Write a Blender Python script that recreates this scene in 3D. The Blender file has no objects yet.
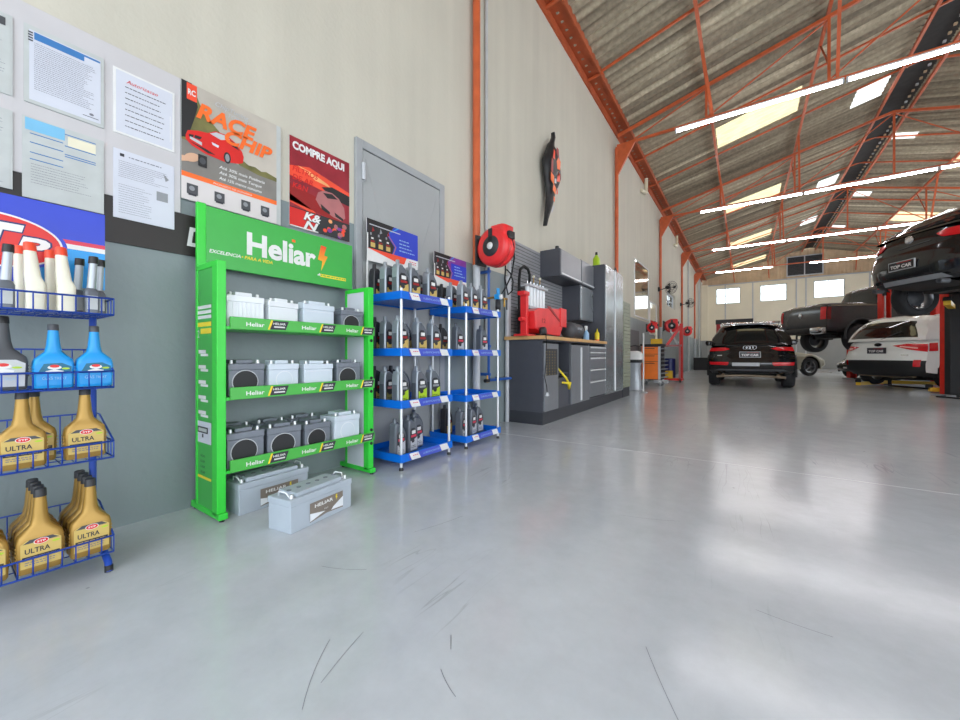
import bpy, math, random
from mathutils import Vector, Matrix
random.seed(7)
PI = math.pi
SC = bpy.context.scene
COL = SC.collection

# ------------------------------------------------------------------ materials
def mat(name, col, rough=.5, metal=0., var=.06, scale=8., spec=.5, bump=0., coat=0., emit=None, es=1.):
    m = bpy.data.materials.new(name); m.use_nodes = True
    nt = m.node_tree; b = nt.nodes['Principled BSDF']
    b.inputs['Roughness'].default_value = rough; b.inputs['Metallic'].default_value = metal
    b.inputs['Specular IOR Level'].default_value = spec; b.inputs['Coat Weight'].default_value = coat
    c = tuple(col) + (1,)
    if var > 0:
        tc = nt.nodes.new('ShaderNodeTexCoord'); n = nt.nodes.new('ShaderNodeTexNoise'); n.inputs['Scale'].default_value = scale
        n.inputs['Detail'].default_value = 4
        r = nt.nodes.new('ShaderNodeValToRGB')
        r.color_ramp.elements[0].position = .3; r.color_ramp.elements[1].position = .7
        r.color_ramp.elements[0].color = tuple(max(0, v * (1 - var)) for v in col) + (1,)
        r.color_ramp.elements[1].color = tuple(min(1, v * (1 + var)) for v in col) + (1,)
        nt.links.new(tc.outputs['Object'], n.inputs['Vector']); nt.links.new(n.outputs['Fac'], r.inputs['Fac'])
        nt.links.new(r.outputs['Color'], b.inputs['Base Color'])
        if bump:
            bp = nt.nodes.new('ShaderNodeBump'); bp.inputs['Strength'].default_value = bump; bp.inputs['Distance'].default_value = .01
            nt.links.new(n.outputs['Fac'], bp.inputs['Height']); nt.links.new(bp.outputs['Normal'], b.inputs['Normal'])
    else: b.inputs['Base Color'].default_value = c
    if emit:
        b.inputs['Emission Color'].default_value = tuple(emit) + (1,); b.inputs['Emission Strength'].default_value = es
    return m

def s2l(r, g, b):
    f = lambda v: (v / 255 / 12.92) if v / 255 <= .04045 else ((v / 255 + .055) / 1.055) ** 2.4
    return (f(r), f(g), f(b))

K = {}
def dm(key, rgb, *a, **k): K[key] = mat(key, s2l(*rgb), *a, **k)
dm('white', (226, 226, 224), .5); dm('paper', (206, 209, 219), .35, var=.02); dm('paper2', (188, 192, 190), .35, var=.05, scale=14)
dm('black', (22, 22, 24), .45); dm('dark', (44, 45, 48), .5); dm('darkgrey', (72, 74, 78), .5); dm('grey', (140, 143, 147), .5)
dm('lightgrey', (190, 193, 197), .5); dm('ink', (120, 122, 132), .6, var=0); dm('ink_dark', (50, 50, 58), .6, var=0)
dm('board', (196, 193, 194), .5, var=.02); dm('blackpanel', (40, 35, 33), .5)
dm('orange_steel', (200, 96, 54), .45, var=.14, scale=6); dm('orange_beam', (176, 84, 46), .6, var=.18, scale=3)
dm('green', (52, 205, 62), .35, var=.03); dm('green_face', (62, 172, 72), .35, var=.03); dm('green_strip', (74, 176, 70), .35, var=.03)
dm('yellow', (238, 214, 50), .45); dm('lime', (170, 205, 40), .4); dm('orange', (245, 110, 40), .45); dm('red', (214, 36, 32), .38)
dm('red_tool', (228, 48, 50), .35); dm('darkred', (150, 24, 24), .45); dm('redorange', (238, 78, 50), .45)
dm('blue_shelf', (0, 106, 214), .35, var=.04); dm('blue_wire', (30, 72, 170), .35); dm('blue_deep', (36, 62, 190), .35, var=.03)
dm('blue_label', (70, 84, 190), .4); dm('cyan', (22, 150, 222), .35, var=.03); dm('skyblue', (120, 185, 220), .4, var=.04)
dm('blue_pale', (150, 190, 225), .4); dm('blue_head', (60, 120, 180), .4); dm('teal', (0, 100, 130), .4); dm('navy', (22, 34, 96), .4)
dm('gold', (170, 134, 64), .36, metal=.35, var=.05); dm('gold_label', (204, 176, 98), .45); dm('pinkred', (214, 60, 84), .45)
dm('silver_plastic', (178, 184, 190), .35, metal=.3); dm('cream', (232, 228, 208), .45); dm('pull', (222, 224, 226), .3, metal=.15); dm('chrome', (210, 212, 216), .16, metal=1., var=.02)
dm('bottle_grey', (104, 110, 118), .33, metal=.2, var=.05); dm('bottle_dark', (40, 44, 50), .3, var=.05); dm('bottle_light', (158, 166, 174), .35, metal=.4)
dm('alu', (212, 214, 216), .3, metal=.45, var=.03); dm('door_grey', (160, 163, 163), .42, var=.05, scale=2); dm('door_frame', (160, 163, 165), .5)
dm('cab_dark', (72, 74, 82), .42, var=.04); dm('cab_door', (130, 133, 138), .3, metal=.3, var=.04); dm('cab_metal', (156, 162, 166), .22, metal=.6, var=.05)
dm('slat_grey', (142, 143, 146), .5); dm('slat_dark', (92, 94, 98), .5); dm('slat_green', (150, 154, 134), .5); dm('plinth', (52, 54, 60), .5)
dm('battery_case', (172, 182, 192), .35, var=.04); dm('battery_pale', (206, 216, 226), .3, var=.03); dm('battery_grey', (116, 122, 132), .35, var=.1, scale=20)
dm('battery_white', (226, 230, 234), .3, var=.03); dm('label_taupe', (128, 118, 108), .4)
dm('rubber', (26, 26, 27), .8); dm('tyre', (32, 32, 34), .75, var=.15, scale=14); dm('rim_dark', (70, 70, 74), .3, metal=.8); dm('rim', (150, 152, 156), .3, metal=.8)
dm('paint_black', (14, 15, 18), .16, coat=.6, var=0); dm('paint_white', (228, 230, 226), .3, coat=.5, var=.01); dm('paint_pickup', (58, 56, 58), .26, coat=.4, var=.04)
dm('paint_silver', (168, 164, 146), .3, metal=.3, coat=.4, var=.03); dm('carglass', (20, 24, 26), .06, coat=.6, var=0); dm('lamp_red', (205, 20, 30), .2, coat=.5)
dm('lamp_dark', (110, 10, 18), .2, coat=.5); dm('lamp_pale', (235, 170, 165), .2, coat=.5); dm('under', (34, 32, 31), .7, var=.2); dm('exhaust', (150, 132, 112), .4, metal=.7)
dm('cladding', (24, 25, 27), .6); dm('lift_red', (205, 44, 28), .42, var=.08); dm('lift_yellow', (226, 178, 34), .45); dm('cart_orange', (244, 124, 42), .38)
dm('conduit', (188, 190, 190), .4); dm('pvc', (228, 222, 196), .45); dm('pipe_blue', (40, 90, 170), .4); dm('brass', (176, 140, 70), .35, metal=.8)
dm('skin', (214, 170, 140), .5); dm('olive', (112, 108, 62), .5, var=.3, scale=10); dm('asphalt', (128, 124, 118), .5, var=.1); dm('poster_sky', (190, 182, 170), .4, var=.16, scale=3)
dm('poster_white', (214, 208, 206), .4, var=.03); dm('magenta', (130, 60, 150), .4, var=.2, scale=6); dm('poster_red', (150, 40, 52), .35, var=.22, scale=5); dm('poster_pink', (176, 110, 110), .4, var=.1)
dm('peach', (240, 170, 110), .4); dm('gravel', (150, 148, 144), .8, var=.1)
dm('ridge_dark', (38, 36, 34), .8, var=.3); dm('hood_black', (34, 34, 36), .5)

def nodes(name):
    m = bpy.data.materials.new(name); m.use_nodes = True
    return m, m.node_tree, m.node_tree.nodes, m.node_tree.links, m.node_tree.nodes['Principled BSDF']

# wall: cream render above, grey dado below (split by height), faint stains
def wall_mat(name, split, up, lo):
    m, nt, N, L, b = nodes(name)
    g = N.new('ShaderNodeNewGeometry'); sx = N.new('ShaderNodeSeparateXYZ'); L.new(g.outputs['Position'], sx.inputs[0])
    gt = N.new('ShaderNodeMath'); gt.operation = 'GREATER_THAN'; gt.inputs[1].default_value = split; L.new(sx.outputs['Z'], gt.inputs[0])
    n = N.new('ShaderNodeTexNoise'); n.inputs['Scale'].default_value = .7; n.inputs['Detail'].default_value = 8; n.inputs['Roughness'].default_value = .6
    L.new(g.outputs['Position'], n.inputs['Vector'])
    mp = N.new('ShaderNodeMapping'); mp.inputs['Scale'].default_value = (1, 5, .25); L.new(g.outputs['Position'], mp.inputs['Vector'])
    n2 = N.new('ShaderNodeTexNoise'); n2.inputs['Scale'].default_value = 1.; n2.inputs['Detail'].default_value = 6; L.new(mp.outputs[0], n2.inputs['Vector'])
    mixc = N.new('ShaderNodeMix'); mixc.data_type = 'RGBA'; L.new(gt.outputs[0], mixc.inputs[0])
    mixc.inputs[6].default_value = s2l(*lo) + (1,); mixc.inputs[7].default_value = s2l(*up) + (1,)
    ad = N.new('ShaderNodeMath'); L.new(n.outputs['Fac'], ad.inputs[0]); L.new(n2.outputs['Fac'], ad.inputs[1])
    mr = N.new('ShaderNodeMapRange'); mr.inputs[1].default_value = .6; mr.inputs[2].default_value = 1.4; mr.inputs[3].default_value = .9; mr.inputs[4].default_value = 1.07
    L.new(ad.outputs[0], mr.inputs[0])
    mu = N.new('ShaderNodeVectorMath'); mu.operation = 'SCALE'; L.new(mixc.outputs[2], mu.inputs[0]); L.new(mr.outputs[0], mu.inputs['Scale'])
    L.new(mu.outputs[0], b.inputs['Base Color'])
    ro = N.new('ShaderNodeMapRange'); ro.inputs[3].default_value = .42; ro.inputs[4].default_value = .75; L.new(gt.outputs[0], ro.inputs[0]); L.new(ro.outputs[0], b.inputs['Roughness'])
    bp = N.new('ShaderNodeBump'); bp.inputs['Strength'].default_value = .12; bp.inputs['Distance'].default_value = .02
    n3 = N.new('ShaderNodeTexNoise'); n3.inputs['Scale'].default_value = 26; L.new(g.outputs['Position'], n3.inputs['Vector'])
    L.new(n3.outputs['Fac'], bp.inputs['Height']); L.new(bp.outputs[0], b.inputs['Normal'])
    return m
K['wall'] = wall_mat('wall', 1.98, (200, 195, 180), (130, 141, 143))
K['wall_far'] = wall_mat('wall_far', 1.98, (236, 228, 206), (150, 152, 148))

def floor_mat():
    m, nt, N, L, b = nodes('epoxy_floor')
    g = N.new('ShaderNodeNewGeometry')
    n = N.new('ShaderNodeTexNoise'); n.inputs['Scale'].default_value = .55; n.inputs['Detail'].default_value = 9; n.inputs['Roughness'].default_value = .62
    L.new(g.outputs['Position'], n.inputs['Vector'])
    r = N.new('ShaderNodeValToRGB'); r.color_ramp.elements[0].position = .3; r.color_ramp.elements[1].position = .72
    r.color_ramp.elements[0].color = s2l(180, 185, 190) + (1,); r.color_ramp.elements[1].color = s2l(204, 209, 215) + (1,)
    nf = N.new('ShaderNodeTexNoise'); nf.inputs['Scale'].default_value = 7; nf.inputs['Detail'].default_value = 10; nf.inputs['Roughness'].default_value = .7; L.new(g.outputs['Position'], nf.inputs['Vector'])
    mxn = N.new('ShaderNodeMix'); mxn.inputs[0].default_value = .45; L.new(n.outputs['Fac'], mxn.inputs[2]); L.new(nf.outputs['Fac'], mxn.inputs[3]); L.new(mxn.outputs[0], r.inputs[0])
    # hairline scratches: thin bands of stretched noise
    def scratch(rot, sc):
        mp = N.new('ShaderNodeMapping'); mp.inputs['Rotation'].default_value = (0, 0, rot); mp.inputs['Scale'].default_value = (sc, sc * .12, 1)
        L.new(g.outputs['Position'], mp.inputs['Vector'])
        q = N.new('ShaderNodeTexNoise'); q.inputs['Scale'].default_value = 1.6; q.inputs['Detail'].default_value = 3; q.inputs['Distortion'].default_value = .7; L.new(mp.outputs[0], q.inputs['Vector'])
        s = N.new('ShaderNodeMath'); s.operation = 'SUBTRACT'; s.inputs[1].default_value = .5; L.new(q.outputs['Fac'], s.inputs[0])
        a = N.new('ShaderNodeMath'); a.operation = 'ABSOLUTE'; L.new(s.outputs[0], a.inputs[0])
        k = N.new('ShaderNodeMapRange'); k.inputs[1].default_value = 0; k.inputs[2].default_value = .006; k.inputs[3].default_value = 1; k.inputs[4].default_value = 0; L.new(a.outputs[0], k.inputs[0])
        return k
    a = scratch(.5, 2.3); c = scratch(-.9, 3.1)
    mx = N.new('ShaderNodeMath'); mx.operation = 'MAXIMUM'; L.new(a.outputs[0], mx.inputs[0]); L.new(c.outputs[0], mx.inputs[1])
    gate = N.new('ShaderNodeTexNoise'); gate.inputs['Scale'].default_value = 1.3; L.new(g.outputs['Position'], gate.inputs['Vector'])
    gr = N.new('ShaderNodeMapRange'); gr.inputs[1].default_value = .55; gr.inputs[2].default_value = .68; gr.inputs[4].default_value = .3; L.new(gate.outputs['Fac'], gr.inputs[0])
    mm = N.new('ShaderNodeMath'); mm.operation = 'MULTIPLY'; L.new(mx.outputs[0], mm.inputs[0]); L.new(gr.outputs[0], mm.inputs[1])
    # specks
    vo = N.new('ShaderNodeTexVoronoi'); vo.inputs['Scale'].default_value = 3.2; L.new(g.outputs['Position'], vo.inputs['Vector'])
    sp = N.new('ShaderNodeMapRange'); sp.inputs[1].default_value = .012; sp.inputs[2].default_value = .03; sp.inputs[3].default_value = .7; sp.inputs[4].default_value = 0; L.new(vo.outputs['Distance'], sp.inputs[0])
    m2 = N.new('ShaderNodeMath'); m2.operation = 'MAXIMUM'; L.new(mm.outputs[0], m2.inputs[0]); L.new(sp.outputs[0], m2.inputs[1])
    mix = N.new('ShaderNodeMix'); mix.data_type = 'RGBA'; L.new(m2.outputs[0], mix.inputs[0]); L.new(r.outputs[0], mix.inputs[6]); mix.inputs[7].default_value = s2l(96, 96, 98) + (1,)
    L.new(mix.outputs[2], b.inputs['Base Color'])
    rr = N.new('ShaderNodeMapRange'); rr.inputs[1].default_value = .3; rr.inputs[2].default_value = .7; rr.inputs[3].default_value = .14; rr.inputs[4].default_value = .17
    L.new(n.outputs['Fac'], rr.inputs[0]); L.new(rr.outputs[0], b.inputs['Roughness'])
    w = N.new('ShaderNodeTexNoise'); w.inputs['Scale'].default_value = 3.5; L.new(g.outputs['Position'], w.inputs['Vector'])
    bp = N.new('ShaderNodeBump'); bp.inputs['Strength'].default_value = .05; bp.inputs['Distance'].default_value = .02; L.new(w.outputs['Fac'], bp.inputs['Height']); L.new(bp.outputs[0], b.inputs['Normal'])
    b.inputs['Specular IOR Level'].default_value = .5
    return m
K['floor'] = floor_mat()

def roof_mat():
    m, nt, N, L, b = nodes('fibre_cement')
    g = N.new('ShaderNodeNewGeometry')
    mp = N.new('ShaderNodeMapping'); mp.inputs['Scale'].default_value = (.16, 5.2, .16); L.new(g.outputs['Position'], mp.inputs['Vector'])
    n = N.new('ShaderNodeTexNoise'); n.inputs['Scale'].default_value = 1.; n.inputs['Detail'].default_value = 2; n.inputs['Roughness'].default_value = .45; L.new(mp.outputs[0], n.inputs['Vector'])
    n2 = N.new('ShaderNodeTexNoise'); n2.inputs['Scale'].default_value = 14; n2.inputs['Detail'].default_value = 5; L.new(g.outputs['Position'], n2.inputs['Vector'])
    h2 = N.new('ShaderNodeMath'); h2.operation = 'MULTIPLY_ADD'; h2.inputs[1].default_value = .35; h2.inputs[2].default_value = .33; L.new(n2.outputs['Fac'], h2.inputs[0])
    ad = N.new('ShaderNodeMath'); L.new(n.outputs['Fac'], ad.inputs[0]); L.new(h2.outputs[0], ad.inputs[1])
    mr = N.new('ShaderNodeMapRange'); mr.inputs[1].default_value = .75; mr.inputs[2].default_value = 1.3; L.new(ad.outputs[0], mr.inputs[0])
    r = N.new('ShaderNodeValToRGB'); e = r.color_ramp.elements; e[0].color = s2l(104, 94, 80) + (1,); e[1].color = s2l(226, 214, 188) + (1,)
    k = e.new(.42); k.color = s2l(150, 138, 118) + (1,); k = e.new(.72); k.color = s2l(182, 170, 146) + (1,)
    L.new(mr.outputs[0], r.inputs[0]); L.new(r.outputs[0], b.inputs['Base Color']); b.inputs['Roughness'].default_value = .9
    return m
K['roof'] = roof_mat()
dm('gable', (204, 178, 146), .7, var=.14, scale=2)

def skylight_mat(name, col):
    m, nt, N, L, b = nodes(name)
    o = N['Material Output'] if 'Material Output' in N else N.new('ShaderNodeOutputMaterial')
    t = N.new('ShaderNodeBsdfTranslucent'); n = N.new('ShaderNodeTexNoise'); n.inputs['Scale'].default_value = 3
    r = N.new('ShaderNodeValToRGB'); r.color_ramp.elements[0].position = .3; r.color_ramp.elements[0].color = tuple(v * .8 for v in col) + (1,); r.color_ramp.elements[1].position = .6; r.color_ramp.elements[1].color = tuple(col) + (1,)
    g = N.new('ShaderNodeNewGeometry'); L.new(g.outputs['Position'], n.inputs['Vector']); L.new(n.outputs['Fac'], r.inputs[0]); L.new(r.outputs[0], t.inputs[0])
    mx = N.new('ShaderNodeMixShader'); mx.inputs[0].default_value = .12; L.new(t.outputs[0], mx.inputs[1]); L.new(b.outputs[0], mx.inputs[2]); b.inputs['Base Color'].default_value = tuple(col) + (1,)
    L.new(mx.outputs[0], o.inputs[0])
    return m
K['sky_warm'] = skylight_mat('skylight_warm', (.5, .42, .24)); K['sky_white'] = skylight_mat('skylight_white', (.55, .58, .56))

def pane_mat():
    m, nt, N, L, b = nodes('window_pane')
    o = N['Material Output']; t = N.new('ShaderNodeBsdfTransparent'); gl = N.new('ShaderNodeBsdfGlossy'); gl.inputs['Roughness'].default_value = .03
    fr = N.new('ShaderNodeFresnel'); fr.inputs[0].default_value = 1.45
    mx = N.new('ShaderNodeMixShader'); L.new(fr.outputs[0], mx.inputs[0]); L.new(t.outputs[0], mx.inputs[1]); L.new(gl.outputs[0], mx.inputs[2]); L.new(mx.outputs[0], o.inputs[0])
    t.inputs[0].default_value = (.96, .98, .97, 1)
    return m
K['pane'] = pane_mat()
K['mirror'] = mat('mirror_pane', (.55, .52, .47), .05, metal=.95, var=.04, scale=2)
K['tube'] = mat('tube_light', (1, 1, 1), .4, var=0, emit=(1, .97, 1.), es=34)
def gradient_bolt():
    m, nt, N, L, b = nodes('bolt_paint')
    tc = N.new('ShaderNodeTexCoord'); s = N.new('ShaderNodeSeparateXYZ'); L.new(tc.outputs['Generated'], s.inputs[0])
    r = N.new('ShaderNodeValToRGB'); r.color_ramp.elements[0].color = s2l(240, 215, 50) + (1,); r.color_ramp.elements[1].color = s2l(235, 70, 35) + (1,); L.new(s.outputs['Z'], r.inputs[0]); L.new(r.outputs[0], b.inputs['Base Color'])
    return m
K['bolt'] = gradient_bolt()

# ------------------------------------------------------------------ mesh builder
class MB:
    def __init__(s): s.v = []; s.f = []; s.m = []; s.mats = []; s.sm = []
    def mi(s, k):
        m = K[k] if isinstance(k, str) else k
        if m not in s.mats: s.mats.append(m)
        return s.mats.index(m)
    def add(s, vs, fs, k, smooth=False):
        o = len(s.v); s.v += [tuple(p) for p in vs]; i = s.mi(k)
        for f in fs: s.f.append([o + a for a in f]); s.m.append(i); s.sm.append(smooth)
        return s
    def box(s, x0, x1, y0, y1, z0, z1, k):
        return s.add([(x0, y0, z0), (x1, y0, z0), (x1, y1, z0), (x0, y1, z0), (x0, y0, z1), (x1, y0, z1), (x1, y1, z1), (x0, y1, z1)],
                     [(3, 2, 1, 0), (4, 5, 6, 7), (0, 1, 5, 4), (1, 2, 6, 5), (2, 3, 7, 6), (3, 0, 4, 7)], k)
    def cbox(s, c, d, k): return s.box(c[0] - d[0] / 2, c[0] + d[0] / 2, c[1] - d[1] / 2, c[1] + d[1] / 2, c[2] - d[2] / 2, c[2] + d[2] / 2, k)
    def bar(s, p, q, w, h, k):      # rectangular bar between two points
        p = Vector(p); q = Vector(q); d = (q - p).normalized(); u = d.cross(Vector((0, 0, 1)))
        if u.length < .01: u = Vector((1, 0, 0))
        u.normalize(); v = u.cross(d).normalized()
        vs = [a + u * (w / 2 * i) + v * (h / 2 * j) for a in (p, q) for i, j in ((-1, -1), (1, -1), (1, 1), (-1, 1))]
        return s.add(vs, [(0, 1, 2, 3), (7, 6, 5, 4), (0, 4, 5, 1), (1, 5, 6, 2), (2, 6, 7, 3), (3, 7, 4, 0)], k)
    def tube(s, pts, r, k, n=8, cap=True):
        pts = [Vector(p) for p in pts]; rings = []; up = None
        rs = r if isinstance(r, (list, tuple)) else [r] * len(pts)
        for i, p in enumerate(pts):
            d = (pts[min(i + 1, len(pts) - 1)] - pts[max(i - 1, 0)]).normalized()
            if up is None: up = Vector((0, 0, 1)) if abs(d.z) < .9 else Vector((1, 0, 0))
            u = d.cross(up)
            if u.length < 1e-4: u = d.cross(Vector((0, 1, 0)))
            u.normalize(); v = u.cross(d); up = v
            rings.append([p + (u * math.cos(2 * PI * j / n) + v * math.sin(2 * PI * j / n)) * rs[i] for j in range(n)])
        vs = [a for g in rings for a in g]; fs = []
        for i in range(len(rings) - 1):
            for j in range(n): fs.append((i * n + j, i * n + (j + 1) % n, (i + 1) * n + (j + 1) % n, (i + 1) * n + j))
        s.add(vs, fs, k, True)
        if cap: s.add(rings[0], [tuple(range(n))[::-1]], k); s.add(rings[-1], [tuple(range(n))], k)
        return s
    def cyl(s, p, q, r, k, n=12, r2=None): return s.tube([p, q], [r, r if r2 is None else r2], k, n)
    def loft(s, secs, k, n=16, cap=True, smooth=True):     # secs: (z, cx, cy, hx, hy, e)  superellipse rings
        rings = []
        for z, cx, cy, hx, hy, e in secs:
            g = []
            for j in range(n):
                a = 2 * PI * (j + .5) / n; c = math.cos(a); d = math.sin(a)
                g.append((cx + hx * math.copysign(abs(c) ** e, c), cy + hy * math.copysign(abs(d) ** e, d), z))
            rings.append(g)
        vs = [a for g in rings for a in g]; fs = []
        for i in range(len(rings) - 1):
            for j in range(n): fs.append((i * n + j, i * n + (j + 1) % n, (i + 1) * n + (j + 1) % n, (i + 1) * n + j))
        s.add(vs, fs, k, smooth)
        if cap: s.add(rings[0], [tuple(range(n))[::-1]], k); s.add(rings[-1], [tuple(range(n))], k)
        return s
    def lathe(s, prof, c, axis, k, n=20):      # prof (r, t) along axis 'x'/'y'/'z'
        f = {'z': lambda r, t, a: (c[0] + r * math.cos(a), c[1] + r * math.sin(a), c[2] + t), 'x': lambda r, t, a: (c[0] + t, c[1] + r * math.cos(a), c[2] + r * math.sin(a)),
             'y': lambda r, t, a: (c[0] + r * math.sin(a), c[1] + t, c[2] + r * math.cos(a))}[axis]
        vs = [f(r, t, 2 * PI * j / n) for r, t in prof for j in range(n)]; fs = []
        for i in range(len(prof) - 1):
            for j in range(n): fs.append((i * n + j, i * n + (j + 1) % n, (i + 1) * n + (j + 1) % n, (i + 1) * n + j))
        return s.add(vs, fs, k, True)
    def poly(s, pts, k): return s.add(pts, [tuple(range(len(pts)))], k)
    def prism(s, pts, off, k):      # polygon pts 3d extruded by off
        n = len(pts); o = Vector(off); b = [tuple(Vector(p) + o) for p in pts]
        return s.add(list(pts) + b, [tuple(range(n))[::-1], tuple(range(n, 2 * n))] + [(i, (i + 1) % n, n + (i + 1) % n, n + i) for i in range(n)], k)
    def build(s, name, parent=None, bevel=0., loc=None):
        me = bpy.data.meshes.new(name); me.from_pydata(s.v, [], s.f); me.update()
        for m in s.mats: me.materials.append(m)
        me.polygons.foreach_set('material_index', s.m); me.polygons.foreach_set('use_smooth', s.sm)
        o = bpy.data.objects.new(name, me); COL.objects.link(o)
        if loc is not None: o.location = loc
        if parent is not None: o.parent = parent
        if bevel:
            b = o.modifiers.new('bevel', 'BEVEL'); b.width = bevel; b.segments = 2; b.limit_method = 'ANGLE'; b.angle_limit = .6
        return o

# drawing on a plane: X = u (right), Y = v (up)
class Plane:
    def __init__(s, mb, o, u, v, lift=.0015):
        s.mb = mb; s.o = Vector(o); s.u = Vector(u).normalized(); s.v = Vector(v).normalized(); s.n = s.u.cross(s.v).normalized(); s.l = 0; s.step = lift
    def P(s, x, y, l): return tuple(s.o + s.u * x + s.v * y + s.n * l)
    def rect(s, x0, y0, x1, y1, k, l=1): s.mb.add([s.P(x0, y0, l * s.step), s.P(x1, y0, l * s.step), s.P(x1, y1, l * s.step), s.P(x0, y1, l * s.step)], [(0, 1, 2, 3)], k); return s
    def pg(s, pts, k, l=1): s.mb.poly([s.P(x, y, l * s.step) for x, y in pts], k); return s
    def ell(s, cx, cy, rx, ry, k, l=1, n=28, rot=0):
        return s.pg([(cx + rx * math.cos(2 * PI * i / n) * math.cos(rot) - ry * math.sin(2 * PI * i / n) * math.sin(rot), cy + rx * math.cos(2 * PI * i / n) * math.sin(rot) + ry * math.sin(2 * PI * i / n) * math.cos(rot)) for i in range(n)], k, l)
    def text(s, t, x, y, size, k, l=2, wid=None, bold=0., shear=0., align='LEFT'):
        vs, fs = text_mesh(t, bold, shear)
        xs = [p[0] for p in vs]; x0, x1 = min(xs), max(xs); hx = 1.
        if wid: hx = wid / ((x1 - x0) * size)
        ox = x if align == 'LEFT' else x - (x1 - x0) * size * hx / 2
        s.mb.add([s.P(ox + (a - x0) * size * hx, y + b * size, l * s.step) for a, b in vs], fs, k); return s
    def lines(s, x0, x1, ys, h, k, l=2, jitter=.3):     # illegible small print
        for y in ys:
            x = x0; end = x1 - random.random() * (x1 - x0) * jitter
            while x < end:
                w = random.uniform(1.2, 4.5) * h; s.rect(x, y, min(x + w, end), y + h, k, l); x += w + h * .8
        return s
_tc = {}
def text_mesh(t, bold=0., shear=0.):
    key = (t, bold, shear)
    if key not in _tc:
        cu = bpy.data.curves.new('glyphs', 'FONT'); cu.body = t; cu.offset = bold; cu.shear = shear; cu.size = 1; cu.resolution_u = 3
        o = bpy.data.objects.new('glyphs', cu); COL.objects.link(o)
        bpy.context.view_layer.update()
        me = bpy.data.meshes.new_from_object(o.evaluated_get(bpy.context.evaluated_depsgraph_get()))
        _tc[key] = ([(v.co.x, v.co.y) for v in me.vertices], [tuple(p.vertices) for p in me.polygons])
        bpy.data.objects.remove(o); bpy.data.meshes.remove(me); bpy.data.curves.remove(cu)
    return _tc[key]

YU, ZU, XU = (0, 1, 0), (0, 0, 1), (1, 0, 0)

def tag(o, label, cat, group=None, kind=None):
    if label: o['label'] = label
    if cat: o['category'] = cat
    if group: o['group'] = group
    if kind: o['kind'] = kind
    return o
def thing(name, label, cat, loc=(0, 0, 0), rz=0., group=None):
    o = bpy.data.objects.new(name, None); COL.objects.link(o); o.location = loc; o.rotation_euler = (0, 0, rz); o.empty_display_size = .05
    return tag(o, label, cat, group)
def struct(o): o['kind'] = 'structure'; return o
def kids(o): return [c for c in bpy.data.objects if c.parent is o]
def dup(root, loc, rz, label, group=None, scale=None):
    r = root.copy(); COL.objects.link(r); r.location = loc; r.rotation_euler = (0, 0, rz); r['label'] = label
    if group: r['group'] = group
    if scale: r.scale = scale
    for ch in kids(root):
        c = ch.copy(); COL.objects.link(c); c.parent = r
        for g in kids(ch):
            d = g.copy(); COL.objects.link(d); d.parent = c
    return r
ORD = ['first', 'second', 'third', 'fourth', 'fifth', 'sixth', 'seventh', 'eighth', 'ninth', 'tenth', 'eleventh', 'twelfth']

# ------------------------------------------------------------------ setting
WX = 12.36; YF = 33.5; Y0 = -2.3; RX = 6.18
def roof_z(x): return 6.56 + .25 * (x if x <= RX else WX - x)
o = MB().box(-.3, WX + .3, -14, YF + .3, -.12, 0, 'floor').build('floor'); struct(o)
mb = MB()
mb.box(.02, WX, 3.738, 3.748, 0, .0008, 'lightgrey')
struct(mb.build('trim_1'))
# a few dark tyre scuffs lying on the paint
mb = MB()
def scuff(pts, w):
    for i in range(len(pts) - 1):
        (a, b), (c, d) = pts[i], pts[i + 1]; L = math.hypot(c - a, d - b); nx, ny = -(d - b) / L * w, (c - a) / L * w
        mb.add([(a - nx, b - ny, .0009), (c - nx, d - ny, .0009), (c + nx, d + ny, .0009), (a + nx, b + ny, .0009)], [(0, 1, 2, 3)], 'ink')
for cx, cy, ang, L, w, cv in [(1.6, .72, -1.0, .24, .0008, .3), (1.66, .8, -1.3, .2, .0007, .1), (1.96, .83, -.6, .1, .0009, .3), (1.9, .95, -.9, .06, .001, 0), (2.42, 1.25, -1.1, .28, .0008, .1), (1.2, .95, .3, .2, .001, .4), (2.7, 1.65, -.2, .2, .001, .2), (2.1, 2.2, .2, .3, .001, .3), (1.3, 1.4, 1.2, .3, .0011, .2)]:
    pts = []; x, y, a = cx, cy, ang
    for i in range(9): pts.append((x, y)); x += math.cos(a) * L / 8; y += math.sin(a) * L / 8; a += cv / 8
    scuff(pts, w)
struct(mb.build('trim_2'))

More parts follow.
